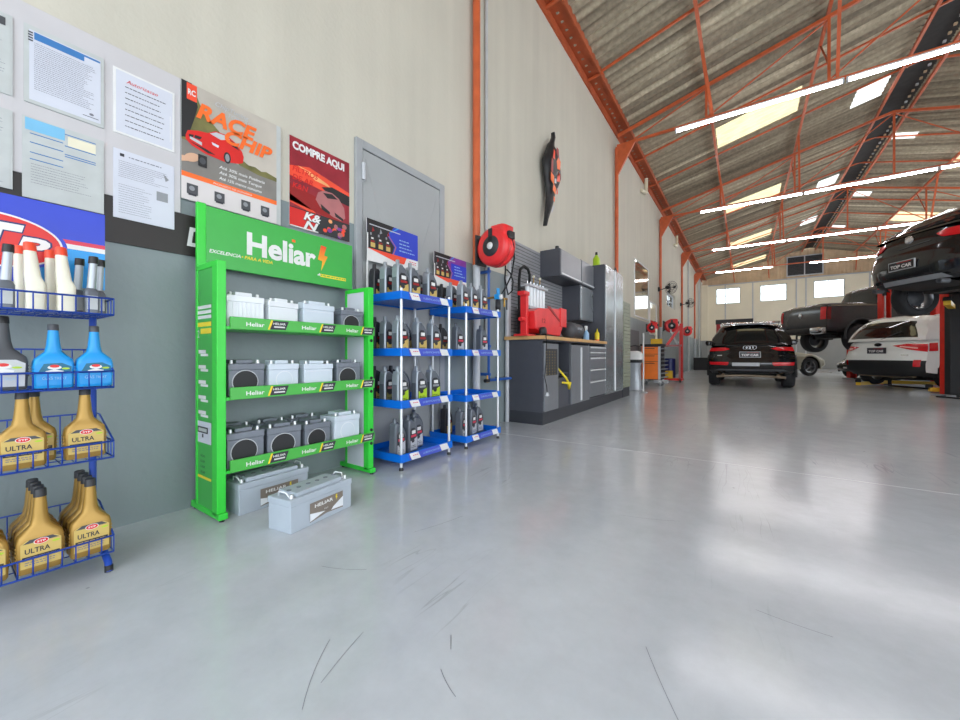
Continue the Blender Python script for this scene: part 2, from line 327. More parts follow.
# left wall with openings (small high window and two tall glazed panels are on it)
mb = MB(); ys = [Y0, 17.6, 19.9, YF]
mb.box(-.25, 0, Y0, 17.6, 0, 6.7, 'wall'); mb.box(-.25, 0, 19.9, YF, 0, 6.7, 'wall'); mb.box(-.25, 0, 17.6, 19.9, 0, 3.0, 'wall'); mb.box(-.25, 0, 17.6, 19.9, 3.62, 6.7, 'wall')
struct(mb.build('wall_left'))
def window(n, axis, a0, a1, z0, z1, at, cols):
    mb = MB(); g = MB(); f = .05
    def bx(m, u0, u1, w0, w1, d, k):
        if axis == 'y': m.box(u0, u1, at + .1 - d, at + .1 + d, w0, w1, k)
        else: m.box(at - .12 - d, at - .12 + d, u0, u1, w0, w1, k)
    bx(mb, a0, a1, z0, z0 + f, .04, 'lightgrey'); bx(mb, a0, a1, z1 - f, z1, .04, 'lightgrey'); bx(mb, a0, a0 + f, z0 + f, z1 - f, .04, 'lightgrey'); bx(mb, a1 - f, a1, z0 + f, z1 - f, .04, 'lightgrey')
    for i in range(1, cols):
        u = a0 + (a1 - a0) * i / cols; bx(mb, u - .015, u + .015, z0 + f, z1 - f, .02, 'lightgrey')
    bx(mb, a0 + f, a1 - f, (z0 + z1) / 2 - .012, (z0 + z1) / 2 + .012, .02, 'lightgrey')
    bx(g, a0 + .01, a1 - .01, z0 + .01, z1 - .01, .004, 'pane')
    r = struct(mb.build('window_%d' % n)); p = g.build('pane', r)
# far wall
wins = [(.92, 2.42), (3.57, 5.06), (6.45, 7.97), (9.35, 10.85)]
mb = MB(); xs = 0; WZ0, WZ1 = 4.68, 5.83
mb.box(0, WX, YF, YF + .2, 0, WZ0, 'wall_far'); mb.box(0, WX, YF, YF + .2, WZ1, 6.12, 'wall_far')
for a, b in wins: mb.box(xs, a, YF, YF + .2, WZ0, WZ1, 'wall_far'); xs = b
mb.box(xs, WX, YF, YF + .2, WZ0, WZ1, 'wall_far')
for x in (1.5, 3.15, 5.55, 6.05, 9.1): mb.box(x - .035, x + .035, YF - .05, YF, 0, 6.12, 'lightgrey')
mb.box(0, .42, YF - .5, YF, 0, 6.12, 'wall_far')
struct(mb.build('wall_back'))
for i, (a, b) in enumerate(wins): window(i + 1, 'y', a, b, WZ0, WZ1, YF, 2)
window(5, 'x', 17.6, 19.9, 3.0, 3.62, 0, 2)
# right wall, with two wide unseen openings added to let in side daylight
mb = MB(); mb.box(WX, WX + .25, 8, 18, 0, 5, 'wall'); mb.box(WX, WX + .25, 27, YF, 0, 5, 'wall'); mb.box(WX, WX + .25, Y0, YF, 5., 6.7, 'wall'); struct(mb.build('wall_right'))
# unseen lintel and pier behind the camera, added to cut the gateway daylight
mb = MB(); mb.box(0, WX, Y0 - .2, Y0, 4.6, 6.5, 'wall'); mb.prism([(0, Y0, 6.5), (WX, Y0, 6.5), (RX, Y0, 8.05)], (0, -.2, 0), 'gable'); mb.box(WX - 1.2, WX, Y0 - .2, Y0, 0, 4.6, 'wall'); struct(mb.build('wall_front_light_block'))

# corrugated sheeting
def sheet(f, u_edges, y0, y1, k, skip=None, pitch=.2, amp=.042):
    n = int((y1 - y0) / pitch * 6); mb = MB(); vs = []; fs = []
    for j in range(n + 1):
        y = y0 + (y1 - y0) * j / n; w = amp * math.sin(2 * PI * y / pitch)
        for u in u_edges: vs.append(f(u, y, w))
    m = len(u_edges)
    for j in range(n):
        yc = y0 + (y1 - y0) * (j + .5) / n
        for i in range(m - 1):
            if skip and skip((u_edges[i] + u_edges[i + 1]) / 2, yc): continue
            fs.append((j * m + i, j * m + i + 1, (j + 1) * m + i + 1, (j + 1) * m + i))
    return mb.add(vs, fs, k, True)
SKL = [(2.02, 3.84, 12.22, 13.45), (2.02, 3.84, 18.7, 19.85), (2.02, 3.84, 25.1, 26.2), (2.02, 3.84, 31.3, 32.4)]
SKR = [(WX - 3.84, WX - 2.02, 19.0, 20.4), (WX - 3.84, WX - 2.02, 25.5, 26.9)]
SKW = [(5.1, 5.72, 13.9, 14.75), (5.1, 5.72, 20.3, 21.3), (5.1, 5.72, 25.7, 26.6), (6.6, 7.14, 17.55, 18.0), (6.6, 7.14, 22.9, 23.5), (6.6, 7.14, 28.1, 28.6)]
def inr(L): return lambda x, y: any(a < x < b and c < y < d for a, b, c, d in L)
mb = sheet(lambda x, y, w: (x, y, roof_z(x) + w), [.1, 2.02, 3.84, 5.1, 5.72, 5.86], Y0 - .3, YF + .2, 'roof', inr(SKL + SKW)); struct(mb.build('ceiling'))
mb = sheet(lambda x, y, w: (x, y, roof_z(x) + w), [6.5, 6.6, 7.14, WX - 3.84, WX - 2.02, WX - .1], Y0 - .3, YF + .2, 'roof', inr(SKR + SKW)); struct(mb.build('ceiling'))
where = lambda i: ['nearest the camera', 'in the middle of the hall', 'third along the slope', 'by the far gable'][i]
for i, (a, b, c, d) in enumerate(SKL):
    tag(sheet(lambda x, y, w: (x, y, roof_z(x) + w + .004), [a - .04, b + .04], c - .02, d + .02, 'sky_warm').build('skylight_panel'), 'warm yellow translucent roof panel on the left slope, ' + where(i), 'skylight', 'yellow roof panels')
for i, (a, b, c, d) in enumerate(SKR):
    tag(sheet(lambda x, y, w: (x, y, roof_z(x) + w + .004), [a - .04, b + .04], c - .02, d + .02, 'sky_warm').build('skylight_panel'), 'warm yellow roof panel on the right slope above the raised car, ' + ['nearer', 'farther'][i] + ' one', 'skylight', 'yellow roof panels')
for i, (a, b, c, d) in enumerate(SKW):
    tag(sheet(lambda x, y, w: (x, y, roof_z(x) + w + .004), [a, b], c - .02, d + .02, 'sky_white').build('skylight_panel'), 'small bright white roof light just %s of the ridge, %s' % (('left', 'right')[i // 3], ['nearest', 'middle', 'farthest'][i % 3] + ' of three'), 'skylight', 'small white roof lights')
# ridge ventilator: dark capping with a row of clips under it
mb = MB(); mb.box(5.83, 6.53, Y0, YF, 8.035, 8.07, 'ridge_dark')
for i in range(120):
    y = Y0 + 2 + i * .28; mb.cbox((6.4, y, 8.015), (.05, .06, .04), 'gable' if i % 3 else 'lightgrey')
struct(mb.build('trim_3'))
# gable cladding and louvre above the far wall
mb = MB(); n = 420; vs = []; fs = []
for j in range(n + 1):
    x = WX * j / n; w = .02 * math.sin(2 * PI * x / .177)
    vs += [(x, YF + .05 + w, 6.1), (x, YF + .05 + w, roof_z(x) + .03)]
for j in range(n): fs.append((2 * j, 2 * j + 1, 2 * j + 3, 2 * j + 2))
mb.add(vs, fs, 'gable', True); mb.box(0, WX, YF - .02, YF + .1, 6.06, 6.14, 'lightgrey'); struct(mb.build('wall_back_gable'))
lv = thing('gable_louvre', 'dark square louvre in the far gable under the ridge', 'vent', (5.98, YF, 6.25))
mb = MB()
for x0, x1, z0, z1 in ((-.95, -.89, 0, 1.35), (.89, .95, 0, 1.35), (-.89, .89, 0, .06), (-.89, .89, 1.29, 1.35), (-.03, .03, .06, 1.29)): mb.box(x0, x1, -.06, -.0, z0, z1, 'lightgrey')
mb.build('frame', lv)
mb = MB()
for i in range(12): mb.bar((-.9, -.02, .12 + i * .1), (.9, -.02, .12 + i * .1), .05, .085, 'dark')
mb.box(-.9, .9, -.004, .02, .05, 1.3, 'black'); mb.build('louvre_blades', lv)

# edge beam / gutter soffit along the left wall
mb = MB(); mb.box(.0, .3, Y0, YF, 6.56, 6.585, 'orange_beam'); mb.box(.28, .31, Y0, YF, 6.5, 6.64, 'orange_beam'); mb.box(0, .03, Y0, YF, 6.4, 6.56, 'orange_beam'); tag(mb.build('eaves_beam'), 'long rust orange eaves beam along the top of the left wall', 'beam')
mb = MB(); mb.box(WX - .3, WX, Y0, YF, 6.56, 6.585, 'orange_beam'); mb.box(WX - .31, WX - .28, Y0, YF, 6.5, 6.64, 'orange_beam'); tag(mb.build('eaves_beam'), 'rust orange eaves beam along the top of the right wall', 'beam')

# roof trusses
TR = [3.69 + 6.01 * i for i in range(-1, 6)]; HB = 5.98
def ch(x): return 6.27 + .255 * (x if x <= RX else WX - x)
tr0 = thing('roof_truss', None, 'truss', (0, 0, 0), 0, 'orange steel roof trusses')
MB().bar((.1, 0, ch(.1)), (RX, 0, ch(RX)), .055, .065, 'orange_steel').build('top_chord', tr0)
MB().bar((WX - .1, 0, ch(.1)), (RX, 0, ch(RX)), .055, .065, 'orange_steel').build('top_chord', tr0)
MB().bar((.08, 0, HB + .07), (WX - .08, 0, HB + .07), .05, .055, 'orange_steel').build('bottom_chord', tr0)
for x in (1.98, 3.98, RX, WX - 3.98, WX - 1.98): MB().bar((x, 0, HB + .08), (x, 0, ch(x)), .045, .045, 'orange_steel').build('post', tr0)
for a, b in ((.45, 1.98), (1.98, 3.98), (3.98, RX)):
    MB().bar((a, 0, HB + .1), (b, 0, ch(b) - .05), .025, .025, 'orange_steel').build('diagonal', tr0)
    MB().bar((WX - a, 0, HB + .1), (WX - b, 0, ch(b) - .05), .025, .025, 'orange_steel').build('diagonal', tr0)
for s in (0, 1):
    f = (lambda x: x) if s == 0 else (lambda x: WX - x)
    MB().prism([(f(.05), -.03, 5.35), (f(.12), -.03, 5.35), (f(.5), -.03, 6.02), (f(.05), -.03, 6.02)], (0, .06, 0), 'orange_steel').build('bracket', tr0)
tl = ['out of the nearest bay, behind the camera', 'above the green battery rack, first in the hall', 'carrying the first visible row of tube lights', 'carrying the second row of tube lights', 'carrying the third row of tube lights', 'carrying the fourth and farthest row of tube lights', 'next to the far gable']
for i, y in enumerate(TR):
    L = 'orange steel roof truss ' + tl[i]
    if i == 0: tr0.location = (0, y, 0); tr0['label'] = L
    else: dup(tr0, (0, y, 0), 0, L)
# rafters between trusses, with a stub tying each to the wall
i = 0; proto = None
ry = [y + k for y in TR[:-1] for k in (2.0, 4.0)]
for i, y in enumerate(ry):
    L = 'thin orange rafter under the sheeting, %s from the camera end' % (ORD[i] if i < 12 else 'last')
    if proto is None:
        proto = thing('rafter', L, 'rafter', (0, y, 0), 0, 'orange rafters'); MB().bar((.31, 0, roof_z(.31) - .06), (RX, 0, roof_z(RX) - .06), .04, .04, 'orange_steel').build('rafter_arm', proto)
        MB().bar((WX - .31, 0, roof_z(.31) - .06), (RX, 0, roof_z(RX) - .06), .04, .04, 'orange_steel').build('rafter_arm', proto); MB().bar((.0, 0, 6.5), (.34, 0, 6.54), .04, .04, 'orange_steel').build('stub', proto)
    else: dup(proto, (0, y, 0), 0, L)
# longitudinal purlins and knee braces
for x, L in ((1.98, 'low on the left slope'), (3.98, 'halfway up the left slope'), (5.84, 'on the left of the ridge strip'), (6.52, 'on the right of the ridge strip'), (WX - 3.98, 'halfway up the right slope'), (WX - 1.98, 'low on the right slope')):
    p = thing('purlin', 'long orange purlin running the length of the hall ' + L, 'purlin', (x, 0, 0), 0, 'orange purlins')
    z = roof_z(x) - .15; MB().bar((0, Y0, z), (0, YF - .06, z), .055, .07, 'orange_steel').build('purlin_bar', p)
    if x in (1.98, 3.98, WX - 3.98):
        for y in TR[1:]:
            for sgn in (-1,):
                MB().bar((.12, y + .0, HB + .12), (0, y - 1.1, z), .05, .05, 'orange_steel').build('knee_brace', p)
        for y in TR[1:-1]:
            MB().bar((0, y + .1, HB + .5), (0, y + 1.0, z), .025, .025, 'orange_steel').build('tie_rod', p)
# columns
for i, y in enumerate(TR[1:]):
    for s, x in ((0, .07), (1, WX - .07)):
        if s and y < 9: continue
        c = thing('wall_column', 'slender orange steel column on the %s, %s from the camera' % (('left wall', 'right wall')[s], ORD[i]), 'column', (x, y, 0), 0, 'orange steel columns')
        mb = MB(); z0 = 1.95 if i == 0 else 1.95; mb.cyl((0, 0, z0), (0, 0, 5.98), .045, 'orange_steel', 12); mb.build('shaft', c)
        MB().cyl((0, 0, 0), (0, 0, z0), .044, 'lightgrey', 12).build('lower_shaft', c)['label'] = 'light grey painted lower length'
        MB().cbox((0, 0, .008), (.13, .16, .016), 'grey').build('foot_plate', c)
c = tag(MB().cyl((.03, 3.96, .9), (.03, 3.96, 6.5), .02, 'conduit', 8).build('conduit'), 'thin pale conduit beside the nearest orange column', 'pipe')
for y, z0, z1, L in ((12.9, 6.0, 6.5, 'nearer'), (19.6, 5.9, 6.4, 'farther')):
    tag(MB().tube([(.1, y + .1, z1), (.1, y + .1, z0 + .1), (.1, y - .0, z0), (.04, y - .3, z0)], .055, 'pvc', 10).build('drain_pipe'), 'short cream L shaped drain pipe under the eaves beam, ' + L + ' one', 'pipe')
for y, z0, z1, nm in ((24.3, 0, 6.2, 'a'), (30.5, 0, 6.2, 'b')):
    tag(MB().cyl((.08, y, z0), (.08, y, z1), .045, 'conduit', 8).build('conduit'), 'vertical grey conduit on the left wall near the far corner, ' + ('nearer' if nm == 'a' else 'farther'), 'pipe')

# tube light rows: fitting + glowing tube + end caps
tube0 = thing('tube_light', None, 'light', (0, 0, 0), 0, 'tube lights under the trusses')
MB().box(0, 2.82, -.035, .035, .03, .06, 'white').build('batten', tube0)
MB().tube([(.03, 0, 0), (2.79, 0, 0)], .024, 'tube', 10).build('tube', tube0)['label'] = 'glowing white tube'
MB().box(-.0, .03, -.032, .032, -.032, .035, 'lightgrey').build('end_cap', tube0); MB().box(2.79, 2.82, -.032, .032, -.032, .035, 'lightgrey').build('end_cap', tube0)
rows = [(TR[2], [1.37, 4.22, 7.07], 'first'), (TR[3], [1.36, 4.2, 7.04], 'second'), (TR[4], [1.38, 4.22, 7.06], 'third'), (TR[5], [1.2, 5.6], 'fourth')]
first = True
for y, xs_, nm in rows:
    for j, x in enumerate(xs_):
        L = 'long white tube light under the %s truss row, %s from the left wall' % (nm, ORD[j])
        if first: tube0.location = (x, y, HB); tube0['label'] = L; first = False
        else: dup(tube0, (x, y, HB), 0, L)

# ------------------------------------------------------------------ left wall: boards, posters, door
tag(MB().box(.004, .012, .1 - 1.6, .83, 1.705, 2.475, 'board').build('notice_board', None, .002), 'long light grey notice board high on the wall above the wire rack', 'notice board')
nb = thing('black_sign', 'black banner strip with white D behind the green rack', 'sign', (0, 0, 1.47))
MB().box(0, .01, -1.5, 1.62, 0, .234, 'blackpanel').build('panel', nb)
mb = MB(); Plane(mb, (.01, .84, 0), YU, ZU).text('D', .02, .06, .15, 'white', 1, .1, .03, .15); mb.build('lettering', nb)

def sheet_thing(name, label, cat, y0, y1, z0, z1, x, kback, fn, thick=.003, group=None):
    t = thing(name, label, cat, (x, y0, z0), 0, group)
    MB().box(0, thick, 0, y1 - y0, 0, z1 - z0, kback).build('sheet', t)
    mb = MB(); fn(Plane(mb, (thick, 0, 0), YU, ZU, .001), y1 - y0, z1 - z0); mb.build('print', t); return t
def cert1(p, w, h):
    p.rect(.015, .015, w - .012, h - .02, 'paper', 1); p.rect(.03, h - .058, w - .014, h - .025, 'blue_head', 2); p.rect(w - .07, h - .07, w - .014, h - .035, 'paper', 3)
    for i in range(4): p.rect(.012, h - .03 - i * .012, .026, h - .036 - i * .012, 'ink_dark', 3)
    p.lines(.03, w - .02, [h - .075 - i * .009 for i in range(24)], .0022, 'ink'); p.rect(w - .075, .03, w - .02, .033, 'ink_dark', 2); p.ell(w - .045, .045, .008, .006, 'ink', 3)
def cert2(p, w, h):
    p.rect(.01, .01, w - .01, h - .01, 'paper', 1); p.text('Autorizacao', .05, h - .062, .028, 'red', 2, .13, 0, .3)
    p.lines(.045, w - .04, [h - .085 - i * .029 for i in range(8)], .004, 'ink_dark', 2, .15)
    p.rect(w - .022, .05, w - .019, h - .14, 'white', 3)
def cert3(p, w, h):
    p.rect(.008, .008, w - .008, h - .008, 'paper2', 1); p.rect(.008, h - .06, .13, h - .006, 'skyblue', 2)
    for i, y in enumerate((h - .075, h - .115, h - .16, h - .19)): p.rect(.022, y, .125, y + .004, 'blue_head', 2)
    for y in (h - .03, h - .085, h - .125, h - .135): p.rect(.13, y, w - .03, y + .004, 'blue_head', 2)
    p.rect(.14, h - .08, w - .03, h - .035, 'pvc', 2); p.lines(.025, w - .04, [h - .21 - i * .012 for i in range(8)], .002, 'ink')
def cert4(p, w, h):
    p.rect(.006, .006, w - .006, h - .006, 'paper', 1); p.rect(.025, h - .035, .042, h - .02, 'ink_dark', 2); p.lines(.06, w - .05, [h - .032], .005, 'ink')
    p.lines(.02, w - .03, [h - .06 - i * .01 for i in range(9)], .002, 'ink'); p.rect(w - .08, .14, w - .03, .19, 'grey', 2); p.lines(.02, w - .1, [.03 + i * .012 for i in range(13)], .002, 'ink'); p.pg([(w - .05, h - .06), (w - .025, h - .085), (w - .04, h - .1)], 'grey', 2)
def cert0(p, w, h):
    p.rect(.008, .008, w - .008, h - .008, 'paper2', 1); p.rect(w - .1, h - .055, w - .02, h - .02, 'darkgrey', 2); p.lines(.03, w - .02, [h - .09 - i * .012 for i in range(18)], .002, 'ink')
sheet_thing('certificate', 'framed certificate with blue title bar and checkered mark on the grey board', 'certificate', .25, .51, 2.03, 2.38, .0125, 'paper2', cert1, .006)
sheet_thing('certificate', 'notice in a plastic sleeve with a red heading above black lines', 'certificate', .545, .8, 2.035, 2.37, .0125, 'white', cert2, .004)
sheet_thing('certificate', 'grey document with a light blue block at its upper left', 'certificate', .245, .51, 1.6, 1.965, .0125, 'paper2', cert3, .006)
sheet_thing('certificate', 'pale printed document with small stamp overlapping the black banner', 'certificate', .545, .8, 1.6, 1.955, .0125, 'paper', cert4, .002)
sheet_thing('certificate', 'certificate with dark corner logo cut off at the picture edge, upper one', 'certificate', -.03, .218, 2.03, 2.38, .0125, 'paper2', cert0, .006)
sheet_thing('certificate', 'plain grey certificate cut off at the picture edge, lower one', 'certificate', -.03, .218, 1.62, 1.965, .0125, 'paper2', lambda p, w, h: p.rect(.008, .008, w - .008, h - .008, 'paper2', 1).lines(.03, w - .02, [h - .05 - i * .013 for i in range(22)], .002, 'ink'), .006)

def race(p, w, h):
    # w .54, h .67; dado of white with product pictures, orange band, road, car, lettering
    p.rect(0, 0, w - .03, h, 'poster_sky', 1)
    p.pg([(0, .145), (w - .03, .145), (w - .03, .29), (.3, .31), (.1, .33), (0, .34)], 'asphalt', 2)
    p.pg([(0, h), (.05, h), (.09, .58), (.13, .52), (.19, .47), (.25, .4), (.3, .36), (.28, .31), (0, .34)], 'olive', 2)
    p.pg([(0, h), (.05, h), (.08, .56), (.06, .47), (.03, .36), (0, .35)], 'hood_black', 3)
    p.pg([(.3, .32), (.33, .345), (.36, .33), (.4, .335), (.44, .32), (.47, .33), (w - .03, .315), (w - .03, .29), (.42, .29), (.3, .31)], 'olive', 3)
    # car
    p.pg([(.02, .37), (.03, .4), (.08, .42), (.13, .43), (.17, .46), (.23, .465), (.28, .44), (.32, .4), (.33, .37), (.325, .33), (.3, .315), (.22, .295), (.12, .3), (.05, .32), (.02, .345)], 'red', 4)
    p.pg([(.14, .432), (.175, .455), (.225, .458), (.25, .445), (.2, .42)], 'lightgrey', 5); p.pg([(.255, .44), (.275, .435), (.305, .4), (.26, .41)], 'hood_black', 5)
    p.pg([(.035, .38), (.06, .385), (.055, .37), (.035, .365)], 'hood_black', 5); p.pg([(.065, .388), (.1, .39), (.09, .372), (.062, .37)], 'hood_black', 5)
    p.pg([(.04, .355), (.1, .34), (.1, .36), (.04, .37)], 'lightgrey', 5); p.pg([(.04, .34), (.13, .31), (.17, .315), (.12, .33)], 'hood_black', 5); p.ell(.235, .325, .02, .035, 'hood_black', 5); p.ell(.235, .325, .012, .024, 'grey', 6); p.pg([(.15, .385), (.19, .38), (.185, .365), (.155, .37)], 'paper', 5)
    p.rect(.025, h - .1, .075, h - .005, 'redorange', 4).text('RC', .03, h - .07, .045, 'white', 5, .038, .03)
    p.text('ChipTuning', .17, h - .065, .04, 'lightgrey', 5, .19, .0, .3); p.text('TOP CAR', .24, h - .1, .035, 'lightgrey', 5, .13, .0, .3)
    p.text('RACE', .07, h - .18, .125, 'orange', 6, .34, .04, .3); p.text('CHIP', .22, h - .26, .115, 'orange', 6, .29, .04, .3)
    p.ell(.05, .25, .04, .024, 'skin', 6, rot=.5); p.pg([(.0, .21), (.04, .225), (.04, .25), (0, .245)], 'skin', 5); p.rect(.08, .215, .125, .285, 'hood_black', 7); p.ell(.102, .25, .016, .02, 'darkgrey', 8)
    for i, t in enumerate(('Até 30% mais Potência', 'Até 30% mais Torque', 'Até 15% menos consumo')): p.text(t, .19, .245 - i * .034, .026, 'white', 5, .27 if i == 0 else .25, .01, .2)
    p.rect(0, 0, w - .03, .145, 'poster_white', 3); p.rect(0, .13, w - .03, .158, 'orange', 4); p.text('PRODUZIDO NA ALEMANHA', .16, .137, .015, 'white', 5, .22)
    for x in (.05, .19, .34, .46):
        p.rect(x - .025, .035, x + .03, .095, 'darkgrey', 5).rect(x - .018, .028, x + .022, .04, 'ink_dark', 6); p.ell(x, .07, .014, .014, 'grey', 6)
sheet_thing('car_tuning_poster', 'tall poster with orange lettering over a red sports car', 'poster', .83, 1.4, 1.79, 2.47, .0135, 'paper2', race, .008)
def kn(p, w, h):
    p.rect(0, 0, w, h, 'poster_red', 1); p.rect(0, h - .12, w, h, 'poster_red', 2)
    p.pg([(0, .43), (.15, .47), (.3, .44), (w, .4), (w, .3), (.3, .33), (0, .36)], 'redorange', 2); p.pg([(.06, .45), (.16, .44), (.3, .4), (.33, .38), (.2, .39)], 'peach', 3)
    p.pg([(.25, .36), (.34, .39), (w, .37), (w, .29), (.35, .3)], 'hood_black', 3)
    p.pg([(0, .3), (.2, .27), (.4, .15), (w, .13), (w, .12), (0, .18)], 'darkred', 3)
    p.pg([(.2, .25), (.22, .31), (.27, .34), (.34, .345), (.4, .32), (.45, .26), (.46, .18), (.42, .15), (.35, .16), (.24, .2)], 'poster_pink', 4); p.pg([(.26, .32), (.34, .335), (.39, .31), (.3, .29)], 'hood_black', 5); p.pg([(.24, .23), (.32, .19), (.32, .17), (.25, .19)], 'hood_black', 5); p.pg([(.36, .2), (.44, .17), (.44, .15), (.37, .17)], 'hood_black', 5)
    p.pg([(.0, .23), (.2, .15), (.2, .13), (0, .17)], 'redorange', 3)
    for i, t in enumerate(('FILTROS', 'DE AR', 'K&N')): p.text(t, .02, .4 - i * .06, .055, 'red', 4, .2 - i * .04, .02, .2)
    p.rect(0, .135, w, .141, 'hood_black', 5); p.rect(0, 0, w, .135, 'red', 4); p.pg([(.2, 0), (.24, .135), (w, .135), (w, 0)], 'dark', 5)
    p.text('COMPRE AQUI', .02, h - .085, .075, 'white', 5, .43, .05)
    for t, y in (('K&', .072), ('N', .008)): p.text(t, .1, y, .085, 'hood_black', 6, .15 if t == 'K&' else .13, .06, .3); p.text(t, .103, y + .003, .08, 'white', 7, .14 if t == 'K&' else .12, .035, .3)
    for i in range(16): p.ell(.27 + random.random() * .2, .02 + random.random() * .1, .016 + random.random() * .012, .012 + random.random() * .012, random.choice(['peach', 'poster_pink', 'magenta', 'redorange', 'dark']), 6 + i * .2, 7)
    p.rect(0, 0, .22, .008, 'white', 8)
sheet_thing('air_filter_poster', 'red poster with white capitals and a drifting car, left of the grey door', 'poster', 1.47, 1.97, 1.815, 2.46, .002, 'white', kn, .004)

# grey metal door with frame
d = struct(MB().box(0, .03, 2.09, 3.07, .02, 2.62, 'door_grey').build('door_1', None, .003))
mb = MB()
for y0, y1, z0, z1 in ((2.02, 2.085, 0, 2.7), (3.075, 3.15, 0, 2.7), (2.085, 3.075, 2.63, 2.7)): mb.box(0, .034, y0, y1, z0, z1, 'door_frame')
mb.build('door_frame', d, .004)
mb = MB()
for p, q in (((2.12, .1), (3.04, 2.55)), ((3.04, .1), (2.12, 2.55))): mb.bar((.0305, p[0], p[1]), (.0305, q[0], q[1]), .003, .012, 'door_grey')
mb.build('pressed_cross', d)
mb = MB(); mb.cyl((.045, 2.085, 2.36), (.045, 2.085, 2.5), .016, 'lightgrey', 10); mb.cyl((.045, 2.085, .3), (.045, 2.085, .44), .016, 'lightgrey', 10); mb.build('hinge', d)
mb = MB(); mb.cyl((.03, 3.0, 1.05), (.07, 3.0, 1.05), .02, 'alu', 12); mb.tube([(.07, 3.0, 1.05), (.075, 2.9, 1.05)], .01, 'alu', 8); mb.build('door_handle', d)

# ------------------------------------------------------------------ blue wire rack (far left)
wr = thing('wire_display_rack', 'blue wire display rack with oval sign at the left picture edge', 'rack', (.3, .43, 0))
def bps(m, mat_, pts, r=.003, n=5): m.tube(pts, r, mat_, n)
Z = [1.055, .76, .475, .09]; F = [.24, .24, .24, .26]; R_ = [(-.06, .27)] * 4
mb = MB(); mb.tube([(0, -.01, 1.5), (0, -.01, .14), (.05, 0, .09), (.14, 0, .06), (.2, 0, .035), (.215, 0, .0)], .0125, 'blue_wire', 10); mb.build('post', wr)
mb = MB(); mb.tube([(0, -1.0, 1.6), (0, -1.0, .14), (.05, -1.0, .09), (.14, -1.0, .06), (.2, -1.0, .035), (.215, -1.0, .0)], .0125, 'blue_wire', 10); mb.build('post', wr)
for y in (0, -1.0):
    MB().cyl((.212, y, 0), (.21, y, .025), .014, 'black', 10).build('foot_cap', wr)
    MB().tube([(0, y, .14), (-.1, y, .06), (-.2, y, .0)], .011, 'blue_wire', 8).build('rear_leg', wr)
for zi, z in enumerate(Z):
    mb = MB(); x0, x1 = -.06, .245; h = .065; y1 = .008; y0 = -1.02
    back = h + (.09 if zi else .03)
    for zz, r in ((z, .004), (z + h, .004)):
        bps(mb, 'blue_wire', [(x0, y0, zz), (x1, y0, zz), (x1, y1, zz), (x0, y1, zz)], r)
    bps(mb, 'blue_wire', [(x0, y0, z + back), (x0, y1, z + back), (x0 + .08, y1, z + back - .0), (x1, y1, z + h)], .0035)
    bps(mb, 'blue_wire', [(x0, y0, z), (x0, y1, z)], .004)
    y = y1
    while y > y0:
        bps(mb, 'blue_wire', [(x0, y, z + back), (x0, y, z), (x1, y, z), (x1, y, z + h)], .0022, 4); y -= .036
    for k in range(1, 7): x = x0 + (x1 - x0) * k / 7; bps(mb, 'blue_wire', [(x, y1, z), (x, y1, z + h)], .0022, 4)
    for k in (1, 3, 5): x = x0 + (x1 - x0) * k / 7; bps(mb, 'blue_wire', [(x, y0, z), (x, y1, z)], .0022, 4)
    mb.build('basket', wr)
hd = MB().box(.014, .02, -1.03, .025, 1.18, 1.515, 'blue_deep').build('header_sign', wr)
mb = MB(); p = Plane(mb, (.02, -.49, 1.18), YU, ZU, .0008)
# header: blue, cyan lower band, red + white line, red oval with letters; right end of the sign is at .515
p.rect(.3, 0, .515, .16, 'cyan', 1); p.rect(.3, .16, .515, .18, 'white', 2); p.rect(.3, .18, .515, .197, 'pinkred', 2)
p.ell(.2, .155, .2, .115, 'blue_deep', 3, 48); p.ell(.2, .155, .187, .105, 'white', 4, 48); p.ell(.2, .155, .18, .098, 'red', 5, 48)
p.text('S', .06, .1, .15, 'navy', 6, .09, .06, .2).text('T', .142, .088, .19, 'navy', 6, .145, .06, .2).text('P', .252, .1, .115, 'navy', 6, .105, .06, .2)
p.text('S', .065, .105, .14, 'white', 7, .08, .03, .2).text('T', .147, .093, .18, 'white', 7, .135, .035, .2).text('P', .256, .104, .105, 'white', 7, .095, .035, .2)
mb.build('lettering', hd)

def root_mesh(parts, name, label, cat, loc, rz=0, group=None):
    t = thing(name, label, cat, loc, rz, group)
    for nm, m in parts: m.build(nm, t)
    return t
